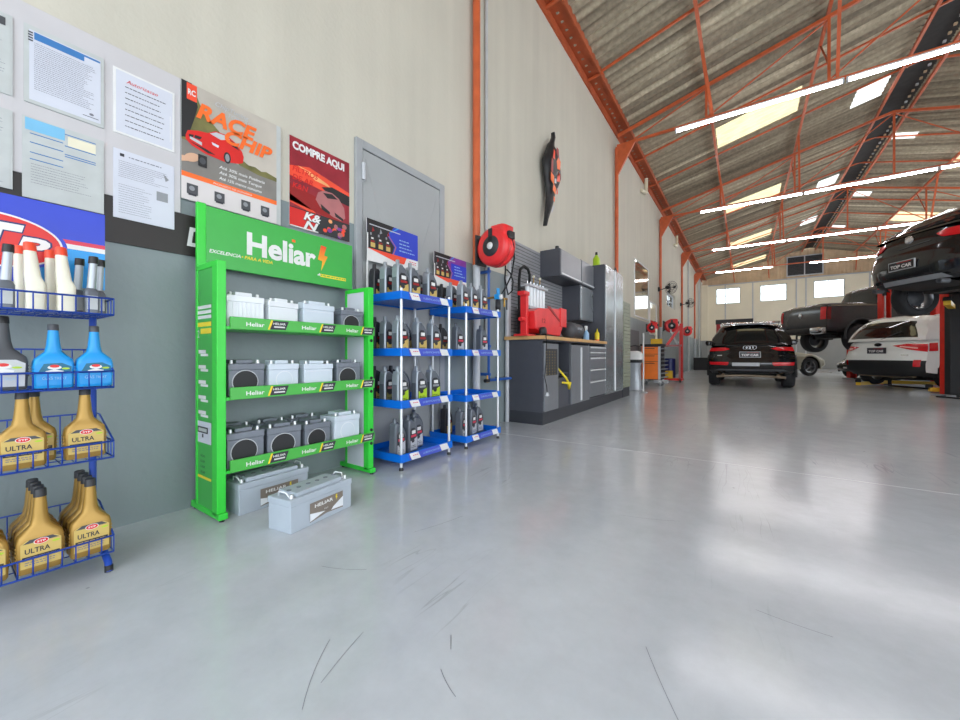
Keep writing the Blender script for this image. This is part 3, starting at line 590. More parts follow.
# gold additive bottle: flat waisted body, long neck, label facing +X
def gold_parts(body='gold', cap='dark', lab='gold_label', kind=0):
    b = MB(); b.loft([(0, 0, 0, .024, .054, .35), (.006, 0, 0, .027, .058, .35), (.1, 0, 0, .027, .06, .35), (.118, 0, 0, .026, .056, .4), (.135, 0, 0, .022, .04, .55), (.15, 0, 0, .019, .026, .8), (.175, 0, 0, .018, .021, 1), (.24, 0, 0, .0145, .0155, 1)], body, 20)
    for s in (-1, 1):
        for k in range(4): b.cbox((0, s * .0595, .05 + k * .012), (.03, .004, .006), body)
    c = MB(); c.loft([(.238, 0, 0, .0165, .0175, 1), (.262, 0, 0, .0155, .0165, 1), (.264, 0, 0, .013, .014, 1)], cap, 14)
    m = MB(); p = Plane(m, (.0275, 0, 0), YU, ZU, .0005)
    if kind == 0:
        p.pg([(-.05, .02), (.05, .02), (.05, .098), (.035, .108), (-.035, .108), (-.05, .098)], lab, 1); p.pg([(-.045, .098), (.045, .098), (.028, .109), (-.028, .109)], 'darkgrey', 2)
        p.ell(0, .099, .019, .0095, 'white', 3).ell(0, .099, .017, .008, 'red', 4).text('STP', 0, .0955, .009, 'white', 5, .022, .02, 0, 'CENTER')
        p.text('ULTRA', -.04, .066, .022, 'ink_dark', 3, .062, .02); p.rect(-.046, .045, .046, .057, 'ink_dark', 2).lines(-.04, .04, [.049], .004, 'gold_label', 3, 0); p.ell(.037, .089, .01, .003, 'lime', 3); p.lines(-.04, .045, [.036, .029], .003, 'ink', 2, .2)
    else:
        p.pg([(-.05, .012), (.05, .012), (.052, .095), (.03, .108), (-.03, .108), (-.052, .095)], 'cyan' if kind == 1 else 'lightgrey', 1); p.pg([(-.048, .06), (.048, .06), (.05, .088), (.02, .104), (-.03, .1)], 'teal' if kind == 1 else 'paper2', 2)
        p.ell(0, .085, .02, .009, 'white', 3).ell(0, .09, .014, .006, 'red', 4); p.pg([(-.026, .07), (0, .077), (.026, .07), (.024, .063), (-.022, .063)], 'white', 3); p.ell(.032, .08, .012, .004, 'lime', 4); p.text('GAS', -.035, .035, .018, 'blue_pale', 3, .03).text('TREAT', .0, .035, .015, 'blue_pale', 3, .035)
    return [('body', b), ('cap', c), ('label', m)]
XW = .3
g0 = root_mesh(gold_parts(), 'additive_bottle', None, 'bottle', (0, 0, 0), 0, 'gold additive bottles')
def set0(t, loc, label): t.location = loc; t['label'] = label
zt, zb = Z[2] + .006, Z[3] + .006
set0(g0, (.5, .20, zt), 'gold additive bottle on the third basket, front one of the left pair'); g0.scale = (1, 1, 1.05)
dup(g0, (.42, .235, zt), 0, 'gold additive bottle on the third basket, hidden behind the left front one')
dup(g0, (.48, .365, zt), 0, 'gold additive bottle standing alone at the right of the third basket')
nmz = ['front', 'second', 'third', 'rearmost']
SC4 = (1.05, 1.0, 1.13)
for j in range(4): dup(g0, (.5 - j * .062, .377, zb), 0, 'gold additive bottle on the lowest basket, %s of the right file' % nmz[j], None, SC4)
for j in range(4): dup(g0, (.505 - j * .062, .243, zb), 0, 'gold additive bottle on the lowest basket, %s of the second file from right' % nmz[j], None, SC4)
for j in range(3): dup(g0, (.5 - j * .066, .11, zb), 0, 'gold additive bottle on the lowest basket, %s of the file at the picture edge' % nmz[j], None, SC4)
b0 = root_mesh(gold_parts('cyan', 'darkgrey', 'cyan', 1), 'additive_bottle', 'bright blue additive bottle on the second basket, left of the two', 'bottle', (.49, .278, Z[1] + .006), 0, 'blue additive bottles'); b0.scale = (1, .9, .92)
dup(b0, (.49, .39, Z[1] + .006), 0, 'bright blue additive bottle at the right end of the second basket')
root_mesh(gold_parts('darkgrey', 'black', 'lightgrey', 2), 'additive_bottle', 'dark grey additive bottle with pale label on the second basket', 'bottle', (.49, .155, Z[1] + .006))
# white squeeze bottles with slanted spout
def white_parts():
    b = MB(); b.loft([(0, 0, 0, .03, .026, .4), (.1, 0, 0, .03, .026, .4), (.125, .0, -.006, .026, .022, .6), (.215, 0, -.012, .017, .017, 1), (.222, 0, -.012, .016, .016, 1)], 'cream', 18)
    c = MB(); c.loft([(.22, 0, -.012, .0185, .0185, 1), (.25, 0, -.013, .016, .016, 1), (.253, 0, -.013, .012, .012, 1)], 'redorange', 14); return [('body', b), ('cap', c)]
w0 = root_mesh(white_parts(), 'squeeze_bottle', 'white squeeze bottle with orange cap on the top basket, front left', 'bottle', (.46, .235, Z[0] + .006), 0, 'white squeeze bottles')
dup(w0, (.46, .315, Z[0] + .006), 0, 'white squeeze bottle with orange cap on the top basket, front right')
dup(w0, (.36, .3, Z[0] + .006), 0, 'white squeeze bottle with orange cap on the top basket, rear right')
dup(w0, (.36, .22, Z[0] + .006), 0, 'white squeeze bottle with orange cap on the top basket, rear left')
def silver_parts():
    b = MB(); b.loft([(0, 0, 0, .025, .022, .4), (.085, 0, 0, .025, .022, .4), (.1, 0, 0, .018, .017, 1), (.102, 0, 0, .013, .013, 1)], 'bottle_grey', 16)
    n = MB(); n.loft([(.1, 0, 0, .014, .014, 1), (.205, 0, .006, .0125, .0125, 1)], 'silver_plastic', 14)
    c = MB(); c.loft([(.204, 0, .006, .0155, .0155, 1), (.233, 0, .007, .0145, .0145, 1)], 'black', 14); l = MB(); p = Plane(l, (.0255, 0, 0), YU, ZU, .0005); p.rect(-.015, .015, .015, .07, 'paper2'); return [('body', b), ('neck', n), ('cap', c), ('label', l)]
s0 = root_mesh(silver_parts(), 'spout_bottle', 'dark bottle with silver spout on the top basket, by the picture edge', 'bottle', (.46, .165, Z[0] + .006), 0, 'silver spout bottles')
dup(s0, (.47, .385, Z[0] + .006), 0, 'dark bottle with silver spout, frontmost at right end of top basket')
dup(s0, (.42, .415, Z[0] + .006), 0, 'dark bottle with silver spout, far right corner of the top basket')
dup(s0, (.38, .36, Z[0] + .006), 0, 'dark bottle with silver spout, behind the others at right of top basket')

# ------------------------------------------------------------------ green battery rack
gr = thing('battery_rack', 'bright green battery display rack with large header sign', 'rack', (.04, .88, 0))
for s, y in ((0, 0), (1, 1.0)):
    sp = MB(); sp.box(.05, .26, y + .004, y + .014, .03, 1.4, 'green_face' if s == 0 else 'paper').build('side_panel', gr)
    mb = MB(); mb.box(.26, .32, y, y + .045, .03, 1.4, 'green'); mb.build('post', gr, .003)
    mb = MB(); mb.box(.035, .06, y, y + .045, .03, 1.77 if s == 0 else 1.4, 'green'); mb.build('post', gr, .003)
    mb = MB(); mb.box(.05, .26, y, y + .045, 1.37, 1.4, 'green'); mb.build('top_rail', gr)
    mb = MB(); mb.box(-.03, .345, y, y + .045, .012, .045, 'green'); mb.build('foot_bar', gr, .003)
    for x in (-.01, .325): MB().cyl((x, y + .022, 0), (x, y + .022, .014), .014, 'black', 10).build('leveller', gr)
mb = MB(); mb.box(.04, .06, .045, 1.05, 1.41, 1.76, 'green_face'); hdr = mb.build('header_sign', gr, .003)
mb = MB(); p = Plane(mb, (.06, 0, 1.41), YU, ZU, .0012)
p.text('Heliar', .265, .12, .19, 'white', 1, .47, .035); p.rect(.555, .262, .58, .28, 'orange', 2)
p.pg([(.775, .29), (.82, .285), (.80, .22), (.83, .215), (.775, .1), (.785, .175), (.75, .18)], 'bolt', 2)
p.text('EXCELENCIA', .06, .082, .028, 'white', 1, .17, .02, .2).text('• PARA A VIDA', .235, .082, .028, 'yellow', 1, .19, .02, .2)
p.pg([(.745, .065), (.765, .085), (.775, .065)], 'white', 1); p.rect(.77, .058, .99, .08, 'yellow', 1).lines(.775, .985, [.066], .007, 'green_face', 2, 0)
mb.build('lettering', hdr)
mb = MB(); p = Plane(mb, (0, .004, 0), XU, ZU, .0006)     # print on the near side panel
for i in range(3): p.rect(.06, 1.15 - i * .028, .24, 1.168 - i * .028, 'white', 1)
p.rect(.06, 1.05, .24, 1.075, 'yellow', 1).rect(.1, 1.01, .24, 1.04, 'yellow', 1).text('2', .06, .99, .06, 'white', 2)
for i in range(5): p.rect(.07, .9 - i * .085, .17, .92 - i * .085, 'white', 1).rect(.1, .885 - i * .085, .2, .898 - i * .085, 'white', 1)
p.rect(.06, .4, .24, .52, 'paper', 1).rect(.06, .455, .2, .49, 'dark', 2).rect(.075, .463, .185, .482, 'paper2', 3).rect(.12, .43, .14, .45, 'dark', 2)
for i in range(4): p.text('HELIAR'[i % 3:], .1, .32 - i * .03, .02, 'ink_dark', 1, .06)
p.rect(.06, .2, .24, .215, 'yellow', 1); mb.build('side_print', gr)
SZ = [1.045, .655, .255]
for si, z in enumerate(SZ):
    sh = MB().box(.04, .31, .045, 1.0, z - .012, z + .004, 'green').build('shelf', gr)
    mb = MB(); mb.box(.31, .322, .065, 1.055, z - .01, z + .058, 'green_strip'); mb.box(.04, .315, 1.0, 1.012, z - .014, z + .04, 'green'); st = mb.build('label_strip', sh, .002)
    mb = MB(); p = Plane(mb, (.322, .065, z - .01), YU, ZU, .001)
    for k in range(3):
        x = .08 + k * .33
        p.text('Heliar', x, .02, .032, 'white', 1, .1, .02); p.pg([(x + .13, .008), (x + .225, .008), (x + .245, .06), (x + .15, .06)], 'ink_dark', 1); p.pg([(x + .118, .006), (x + .13, .006), (x + .15, .062), (x + .138, .062)], 'yellow', 1)
        p.text('HELIAR', x + .15, .037, .018, 'white', 2, .075, .02).rect(x + .155, .02, x + .22, .028, 'white', 2)
    mb.build('strip_print', st)
mb = MB()
for z in (1.0, .72, .62, .33, .23): mb.cyl((.322, 1.022, z), (.326, 1.022, z), .012, 'black', 10); 
mb.build('bolt_holes', gr)
# batteries (origin: base centre, front faces +X)
def battery(name, label, w, dpt, h, case, style, loc, rz=0, group=None):
    t = thing(name, label, 'battery', loc, rz, group); hl = h - .022; X = dpt / 2; Y = w / 2
    b = MB(); b.box(-X + .003, X - .003, -Y + .003, Y - .003, 0, hl * .8, case)
    if style == 'rib':
        for k in range(9): y = -Y + w * (k + .5) / 9; b.box(X - .003, X + .001, y - .004, y + .004, .01, hl * .78, case); 
        for k in range(6): x = -X + dpt * (k + .5) / 6; b.box(x - .004, x + .004, -Y - .001, -Y + .003, .01, hl * .78, case)
    b.build('case', t, .004)
    l = MB(); l.box(-X, X, -Y, Y, hl * .8, hl, case); l.box(-X + .02, X - .02, -Y + .05, Y - .06, hl, h, case); l.build('lid', t, .004)
    for s in (-1, 1):
        q = MB(); q.cyl((X - .03, s * (Y - .028), hl), (X - .03, s * (Y - .028), hl + .02), .01, 'alu', 12, .008); q.build('terminal', t)
    m = MB(); p = Plane(m, (X - .0025, 0, 0), YU, ZU, .0016)
    if style == 'oval':
        p.ell(-.01, hl * .43, w * .36, hl * .37, 'lightgrey', 1, 30).ell(-.01, hl * .43, w * .335, hl * .345, 'hood_black', 2, 30); m.build('oval_label', t)['label'] = 'black oval label'
    elif style == 'ring':
        p.ell(0, hl * .45, w * .28, hl * .3, 'battery_white', 1, 30).ell(0, hl * .45, w * .26, hl * .28, case, 2, 30); m.build('embossed_ring', t)
    elif style == 'big':
        p.rect(-w * .22, .045, w * .33, .115, 'label_taupe', 1); p.pg([(-w * .22, .02), (w * .02, .045), (-w * .22, .062)], 'battery_white', 2); p.pg([(w * .33, .03), (w * .33, .085), (w * .16, .05), (w * .12, .035)], 'battery_white', 2); p.pg([(-w * .22, .015), (w * .05, .03), (w * .33, .022), (w * .33, .05), (-w * .22, .05)], 'label_taupe', 1)
        p.text('HELIAR', -w * .15, .085, .024, 'white', 3, w * .3, .03); p.text('AGM', w * .0, .055, .012, 'white', 3); p.pg([(w * .2, .112), (w * .225, .11), (w * .213, .098), (w * .228, .096), (w * .2, .078), (w * .206, .092), (w * .192, .094)], 'yellow', 3)
        m.build('label_print', t)
        h2 = MB()
        for s in (-1, 1): h2.tube([(-X * .5, s * (Y - .03), hl), (-X * .3, s * (Y - .02), h + .004), (X * .3, s * (Y - .02), h + .004), (X * .5, s * (Y - .03), hl)], .004, 'battery_white', 6)
        h2.build('handle', t)
        c = MB()
        for k in range(6): c.cyl((0, -Y + w * (k + 1) / 7, h - .001), (0, -Y + w * (k + 1) / 7, h + .003), .012, 'battery_grey', 12)
        c.build('vent_plug', t)
    elif style == 'rib': p.rect(-w * .42, hl * .12, w * .42, hl * .14, 'battery_white', 1); m.build('moulding', t)
    elif style == 'plain': p.rect(-w * .36, hl * .1, w * .36, hl * .7, case, 1); p.rect(-w * .4, hl * .72, w * .4, hl * .735, 'battery_white', 1); m.build('moulding', t)
    return t
BX = .24; sh = ['top', 'middle', 'bottom']
spec = [[(1.045, .2, .2, 'battery_white', 'rib', 'ribbed white'), (1.258, .19, .19, 'battery_white', 'plain', 'plain white'), (1.5, .23, .2, 'battery_pale', 'plain', 'pale grey'), (1.765, .19, .185, 'battery_grey', 'oval', 'dark battery with black oval')],
        [(1.045, .2, .205, 'battery_grey', 'oval', 'dark battery with black oval'), (1.262, .19, .2, 'battery_pale', 'ring', 'pale'), (1.5, .21, .195, 'battery_pale', 'plain', 'pale plain'), (1.735, .2, .2, 'battery_grey', 'oval', 'dark battery with black oval')],
        [(1.045, .2, .215, 'battery_grey', 'oval', 'dark battery with black oval'), (1.27, .21, .21, 'battery_grey', 'oval', 'dark battery with black oval'), (1.49, .19, .2, 'battery_grey', 'oval', 'dark battery with black oval'), (1.72, .215, .225, 'battery_pale', 'ring', 'pale')]]
for i in range(3):
    for j, (y, w, h, c, st, d_) in enumerate(spec[i]):
        if 'battery' not in d_: d_ += ' car battery'
        battery('car_battery', '%s, %s from left on the %s shelf of the green rack' % (d_, ORD[j], sh[i]), w, .17, h, c, st, (BX, y, SZ[i] + .005), random.uniform(-.04, .04), 'batteries on the green rack')
for j, y in enumerate((1.06, 1.28, 1.5)):
    battery('car_battery', 'grey battery in the rear row of the bottom shelf, %s from left' % ORD[j], .2, .11, .22, 'battery_grey', 'plain', (.096, y, SZ[2] + .005), 0, 'batteries on the green rack')
battery('car_battery', 'large silver battery on the floor in front of the green rack', .41, .175, .19, 'battery_case', 'big', (.705, 1.215, 0), .15, 'large floor batteries')
battery('car_battery', 'large silver battery on the floor under the green rack', .42, .17, .195, 'battery_case', 'big', (.28, 1.19, 0), .03, 'large floor batteries')

# ------------------------------------------------------------------ oil racks
def oil_parts(main='bottle_light', face='bottle_grey', lab=('redorange', 'gold_label'), h=.245):
    # flat one-litre bottle, neck on the near (-Y) side, sloping shoulder to a corner on the far side; label faces +X
    b = MB(); T = .031; out = [(-.052, 0), (.05, 0), (.054, .006), (.054, .12), (.05, .145), (.036, .168), (.014, .192), (-.006, .205), (-.012, .212), (-.042, .212), (-.05, .195), (-.054, .16), (-.054, .006)]
    cx, cz = 0, .1
    rings = []
    for x, s in ((-T, .86), (-T + .005, .97), (-T + .011, 1.), (T - .011, 1.), (T - .005, .97), (T, .86)):
        rings.append([(x, cx + (y - cx) * s, cz + (z - cz) * (s if s == 1 else (s + 1) / 2)) for y, z in out])
    n = len(out); vs = [p for g in rings for p in g]; fs = []
    for i in range(5):
        for j in range(n): fs.append((i * n + j, i * n + (j + 1) % n, (i + 1) * n + (j + 1) % n, (i + 1) * n + j))
    b.add(vs, fs, main, False); b.add(rings[0], [tuple(range(n))[::-1]], main); b.add(rings[-1], [tuple(range(n))], face)
    b.box(-.02, .02, -.0555, -.0535, .012, .13, face)
    c = MB(); c.loft([(.208, 0, -.027, .0135, .0135, 1), (.24, 0, -.027, .0125, .0125, 1), (.2415, 0, -.027, .009, .009, 1)], main, 12)
    hd = MB(); hd.tube([(0, .048, .135), (0, .04, .165), (0, .015, .195), (0, -.008, .208)], [.012, .012, .011, .009], face, 8)
    m = MB(); p = Plane(m, (T + .0005, 0, 0), YU, ZU, .0006)
    p.pg([(-.04, .012), (.042, .012), (.042, .115), (.03, .14), (.005, .158), (-.025, .158), (-.04, .14)], 'bottle_dark', 1)
    p.rect(-.022, .12, .02, .142, 'white', 2); p.rect(-.03, .098, .03, .113, lab[0], 2); p.pg([(-.038, .014), (.04, .014), (.04, .096), (.0, .08), (-.038, .075)], lab[1], 2); p.ell(-.01, .075, .018, .014, 'dark', 3, 10); p.lines(-.03, .03, [.03, .04], .004, 'dark', 3, .2)
    return [('body', b), ('cap', c), ('handle', hd), ('label', m)]
hidden = (0, 0, -50)
def make_rack(name, label, x, y0, y1, top, poster, posterlabel, zs, group='blue and silver oil racks'):
    t = thing('oil_rack', label, 'rack', (x, y0, 0), 0, group); W = y1 - y0; D_ = .42
    for a in (0, D_):
        for b in (0, W):
            MB().cyl((a, b, .02), (a, b, top), .0115, 'alu', 12).build('post', t)
            MB().loft([(0, a, b, .017, .017, 1), (.014, a, b, .017, .017, 1), (.03, a, b, .009, .009, 1)], 'black', 12).build('foot', t)
    for z in zs:
        s = MB(); s.box(-.005, D_ + .005, -.005, W + .005, z, z + .004, 'blue_shelf')
        for p_, q_ in (((-.02, -.02), (D_ + .02, -.02)), ((D_ + .02, -.02), (D_ + .02, W + .02)), ((D_ + .02, W + .02), (-.02, W + .02)), ((-.02, W + .02), (-.02, -.02))):
            s.bar((p_[0], p_[1], z + .02), (q_[0], q_[1], z + .02), .008, .062, 'blue_shelf')
        so_ = s.build('shelf', t, .002)
        m = MB(); p = Plane(m, (D_ + .0245, 0, z - .008), YU, ZU, .0012)
        p.pg([(.07, .0), (.5 * W / .58, .0), (.5 * W / .58, .054), (.05, .054)], 'blue_label', 1); p.pg([(.09, .0), (.19, .0), (.16, .054), (.06, .054)], 'white', 2); p.pg([(W - .13, .0), (W - .03, .0), (W - .06, .054), (W - .16, .054)], 'white', 2)
        p.text('LUBRIFICANTES', .215, .02, .022, 'blue_pale', 3, W - .37); p.lines(.1, .16, [.03], .006, 'pinkred', 3, 0); m.build('shelf_label', so_)
    # poster on the rear posts
    y_a, y_b, za, zb = poster
    hb = MB(); hb.box(.02, .026, y_a, y_b, za, zb, 'white'); hb.box(.02, .03, y_a, y_a + .012, top - .02, zb - .12, 'white'); po = hb.build('header_poster', t)
    m = MB(); p = Plane(m, (.026, y_a, za), YU, ZU, .0008); w = y_b - y_a; h = zb - za
    p.rect(0, h * .3, w, h, 'blue_deep' if posterlabel else 'magenta', 1); p.rect(w * .5, h * .3, w, h * .8, 'blue_deep', 2)
    p.pg([(0, h * .3), (w * .46, h * .3), (w * .5, h * .5), (w * .36, h * .74), (w * .5, h), (0, h)], 'hood_black', 3); p.rect(0, h * .88, w * .45, h, 'black', 4)
    p.pg([(w * .46, h * .86), (w * .6, h), (w * .56, h), (w * .38, h * .78)], 'cyan', 5); p.pg([(w * .36, h * .76), (w * .52, h * .5), (w * .47, h * .3), (w * .49, h * .3), (w * .54, h * .5), (w * .38, h * .76)], 'poster_pink', 5)
    p.rect(w * .04, h * .86, w * .62, h * .885, 'lightgrey', 6)
    for k in range(3):
        c = w * (.1 + k * .14); p.pg([(c - w * .055, h * .33), (c + w * .055, h * .33), (c + w * .055, h * .5), (c + w * .01, h * .62), (c - w * .055, h * .62)], 'dark', 6).rect(c - w * .04, h * .34, c + w * .04, h * .45, 'gold_label', 7).rect(c - w * .04, h * .46, c + w * .03, h * .5, 'darkred', 7).rect(c - w * .03, h * .53, c + w * .01, h * .57, 'white', 7).rect(c - w * .05, h * .62, c - w * .02, h * .68, 'grey', 6)
        p.pg([(c - w * .02, h * .7), (c, h * .84), (c + w * .03, h * .74)], 'darkred' if k % 2 == 0 else 'grey', 5)
    for k in range(4): p.lines(w * .6, w * .95, [h * (.7 - k * .09)], h * .028, 'blue_pale', 6, .5)
    p.pg([(0, h * .3), (w * .75, h * .3), (w * .7, h * .12), (w * .55, h * .12)], 'redorange', 6); p.pg([(0, h * .3), (w * .58, h * .12), (w * .5, h * .1), (w * .2, h * .15)], 'white', 5); p.rect(w * .78, h * .14, w, h * .3, 'white', 7); p.lines(w * .8, w * .96, [h * .22, h * .17], h * .02, 'pinkred', 8, .1)
    m.build('poster_print', po); return t
RXK = .07
ZA = [1.335, .895, .49, .075]
make_rack('oil_rack', 'blue shelved oil rack on silver posts beside the green rack', RXK, 2.085, 2.665, 1.41, (-.01, .59, 1.68 - 0, 2.03), True, ZA)
ZB = [1.305, .895, .46, .072]
make_rack('oil_rack', 'blue shelved oil rack on silver posts, the farther one beside the hose reel', RXK, 2.92, 3.49, 1.38, (-.01, .53, 1.6, 1.94), False, ZB)
shelfname = ['top shelf', 'second shelf', 'third shelf', 'bottom shelf']
layA = [[(.41, 2.155), (.41, 2.29), (.41, 2.5), (.27, 2.15), (.14, 2.15), (.27, 2.32), (.27, 2.52), (.14, 2.36), (.14, 2.56)],
        [(.41, 2.155), (.41, 2.37), (.41, 2.55), (.27, 2.15), (.14, 2.15), (.27, 2.33), (.27, 2.52)],
        [(.41, 2.155), (.41, 2.37), (.41, 2.54), (.27, 2.15), (.14, 2.15), (.27, 2.31), (.14, 2.33)],
        [(.37, 2.16), (.34, 2.33), (.27, 2.47), (.15, 2.6)]]
layB = [[(.4, 2.99), (.4, 3.15), (.4, 3.32), (.26, 3.0), (.13, 3.02), (.26, 3.22)], [(.33, 3.0), (.36, 3.38), (.14, 2.99)], [], [(.38, 2.99), (.36, 3.18), (.33, 3.34), (.14, 3.05)]]
kinds = {'gold': oil_parts(lab=('darkred', 'gold_label')), 'green': oil_parts(lab=('poster_pink', 'olive')), 'lime': oil_parts(lab=('grey', 'lime')), 'grey': oil_parts('bottle_grey', 'bottle_grey', ('pinkred', 'lightgrey')), 'black': oil_parts('dark', 'bottle_dark', ('darkred', 'gold_label'))}
src = {}
depthname = lambda x: 'front row' if x > .33 else ('middle row' if x > .2 else 'back row')
for R, lay, zs in (('nearer', layA, ZA), ('farther', layB, ZB)):
    for si, L in enumerate(lay):
        rows_ = {}
        for (x, y) in sorted(L, key=lambda q: (-q[0], q[1])):
            rn = depthname(x); rows_[rn] = rows_.get(rn, 0) + 1; o_ = ORD[rows_[rn] - 1]
            kd = 'grey' if si == 3 else ('lime' if si == 2 and x > .3 else ('green' if si == 2 else 'gold'))
            if R == 'farther' and si == 1: kd = 'grey'
            if x < .2 and si < 3: kd = 'black'
            if R == 'farther' and x < .2: kd = 'black'
            lab_ = 'oil bottle, %s in %s, %s of %s blue oil rack' % (o_, rn, shelfname[si], R)
            grp = 'oil bottles on the blue racks'; rz = random.uniform(-.06, .06) + (.12 if si == 3 else 0)
            if kd not in src: src[kd] = root_mesh(kinds[kd], 'oil_bottle', lab_, 'bottle', (x, y, zs[si] + .0045), rz, grp); src[kd].scale = (1.2, 1.2, 1.27)
            else: dup(src[kd], (x, y, zs[si] + .0045), rz, lab_, grp)

# ------------------------------------------------------------------ hose reel, air line
def reel(y, z, s, label, swing=.35, x=.09, hose=True):
    t = thing('hose_reel', label, 'hose reel', (x, y, z), swing, 'red wall mounted hose reels'); t.scale = (s, s, s)
    # drum axis points toward -Y (camera side), case is a fat red disc standing off the wall
    b = MB(); b.lathe([(0.0, -.1), (.17, -.1), (.205, -.085), (.215, -.05), (.215, -.01), (.2, 0), (.215, .01), (.215, .05), (.205, .085), (.17, .1), (0, .1)], (.24, 0, 0), 'y', 'red_tool', 40)
    b.loft([(.1, .36, 0, .07, .085, .5), (.2, .33, 0, .11, .09, .5), (.225, .3, 0, .1, .08, .5)], 'red_tool', 16); b.build('case', t)
    c = MB(); c.lathe([(0, -.112), (.105, -.112), (.115, -.1)], (.24, 0, 0), 'y', 'dark', 30); c.box(.215, .265, -.112, -.1, .05, .19, 'dark'); c.build('hub_ring', t)
    MB().lathe([(0, -.122), (.036, -.12), (.04, -.11)], (.24, 0, 0), 'y', 'white', 24).build('hub_cap', t)
    k = MB(); k.box(0, .02, -.09, .09, -.17, .17, 'dark'); k.bar((.02, 0, .12), (.1, 0, .12), .05, .03, 'dark'); k.bar((.02, 0, -.12), (.12, 0, -.12), .05, .03, 'dark'); k.build('bracket', t)
    MB().cbox((.43, 0, .1), (.07, .1, .08), 'black').build('hose_outlet', t, .005)
    return t
reel(3.68, 2.1, 1.0, 'large red hose reel on the nearest orange column', -.12, .13)
MB_ = MB().tube([(.4, 3.8, 2.0), (.4, 3.8, 1.86), (.38, 3.82, 1.78), (.36, 3.88, 1.72), (.33, 3.98, 1.62), (.33, 4.08, 1.68), (.33, 4.1, 1.8), (.34, 4.02, 1.88), (.36, 3.9, 1.9)], .009, 'rubber', 7)
MB_.tube([(.57, 3.64, 2.18), (.585, 3.66, 2.1), (.55, 3.74, 1.98), (.46, 3.84, 1.82), (.38, 3.84, 1.68), (.33, 3.82, 1.6)], .009, 'rubber', 7)
tag(MB_.build('air_hose'), 'black rubber air hose looping below the red reel', 'hose')
al = thing('air_line', 'blue compressed air pipe turning right low on the grey wall', 'pipe', (.13, 3.86, 0))
mb = MB(); mb.tube([(0, 0, 1.95), (0, 0, .62), (0, .03, .59), (0, .53, .59)], .017, 'pipe_blue', 10); mb.build('pipe_run', al)
mb = MB()
for z in (1.9, 1.0, .66): mb.cyl((-.125, 0, z), (.022, 0, z), .02, 'pipe_blue', 10)
mb.cyl((-.125, .35, .59), (.0, .35, .59), .016, 'pipe_blue', 10); mb.build('clip', al)
mb = MB(); mb.cyl((0, -.08, .585), (0, 0, .585), .022, 'dark', 10); mb.cyl((0, -.03, .56), (0, -.03, .65), .012, 'brass', 8); mb.build('drain_valve', al)
rg = thing('air_regulator', 'small air regulator cluster with brass fittings under the reel', 'regulator', (.3, 3.8, 1.42))
mb = MB(); mb.lathe([(0, 0), (.03, 0), (.033, .04), (.03, .12), (0, .12)], (0, 0, 0), 'z', 'dark', 14); mb.build('filter_bowl', rg)
mb = MB(); mb.cbox((0, 0, .15), (.06, .07, .06), 'cyan'); mb.cyl((0, 0, .18), (0, 0, .25), .02, 'cyan', 12); mb.build('regulator_body', rg)
mb = MB(); mb.lathe([(0, 0), (.03, 0), (.03, .02), (0, .02)], (.03, 0, .15), 'x', 'white', 16); mb.build('gauge', rg)
mb = MB(); mb.cyl((0, .03, .15), (0, .2, .15), .014, 'brass', 8); mb.cyl((0, .14, .05), (0, .14, .15), .012, 'brass', 8); mb.cyl((0, .2, .02), (0, .2, .15), .01, 'dark', 8); mb.cyl((-.24, 0, .15), (0, 0, .15), .012, 'brass', 8); mb.build('fittings', rg)

# ------------------------------------------------------------------ slat wall and garage cabinets
def slat(name, label, x0, x1, y0, y1, z0, z1, k, pitch=.075, face='x'):
    t = thing(name, label, 'wall panel', (x0, y0, z0)); n = int(round((z1 - z0) / pitch)); p = (z1 - z0) / n
    mb = MB(); mb.box(0, (x1 - x0) * .6, 0, y1 - y0, 0, z1 - z0, 'dark'); mb.build('backing', t)
    mb = MB()
    for i in range(n): mb.box((x1 - x0) * .6, x1 - x0, 0, y1 - y0, i * p + .006, (i + 1) * p - .004, k)
    mb.build('slats', t); return t
sp = slat('slatwall_panel', 'tall grey slatted wall panel behind the workbench', .004, .021, 4.55, 7.1, .72, 2.5, 'slat_grey', .05)
mb = MB(); mb.box(0, .035, -.04, 0, 0, 1.78, 'lightgrey'); mb.build('edge_trim', sp)
tag(MB().cyl((.04, 4.45, .0), (.04, 4.45, 1.95), .03, 'lightgrey', 10).build('conduit'), 'pale grey vertical pipe at the left edge of the slatted panel', 'pipe')
CX = .58
def cab(label, y0, y1, z0, z1, x1, fn, grp='grey garage cabinets', x0=.022, name='cabinet', cat='cabinet', side='cab_dark'):
    t = thing(name, label, cat, (x0, y0, z0), 0, grp); w = y1 - y0; h = z1 - z0; d = x1 - x0 - .022
    mb = MB(); mb.box(0, d, 0, .018, 0, h, side); mb.box(0, d, w - .018, w, 0, h, side); mb.box(0, .01, .018, w - .018, 0, h, side); mb.box(.01, d, .018, w - .018, 0, .018, side); mb.box(.01, d, .018, w - .018, h - .018, h, side); mb.box(.01, d - .02, .018, w - .018, h * .5, h * .5 + .016, side)
    mb.build('carcass', t, .0015); fn(t, w, h, d); return t
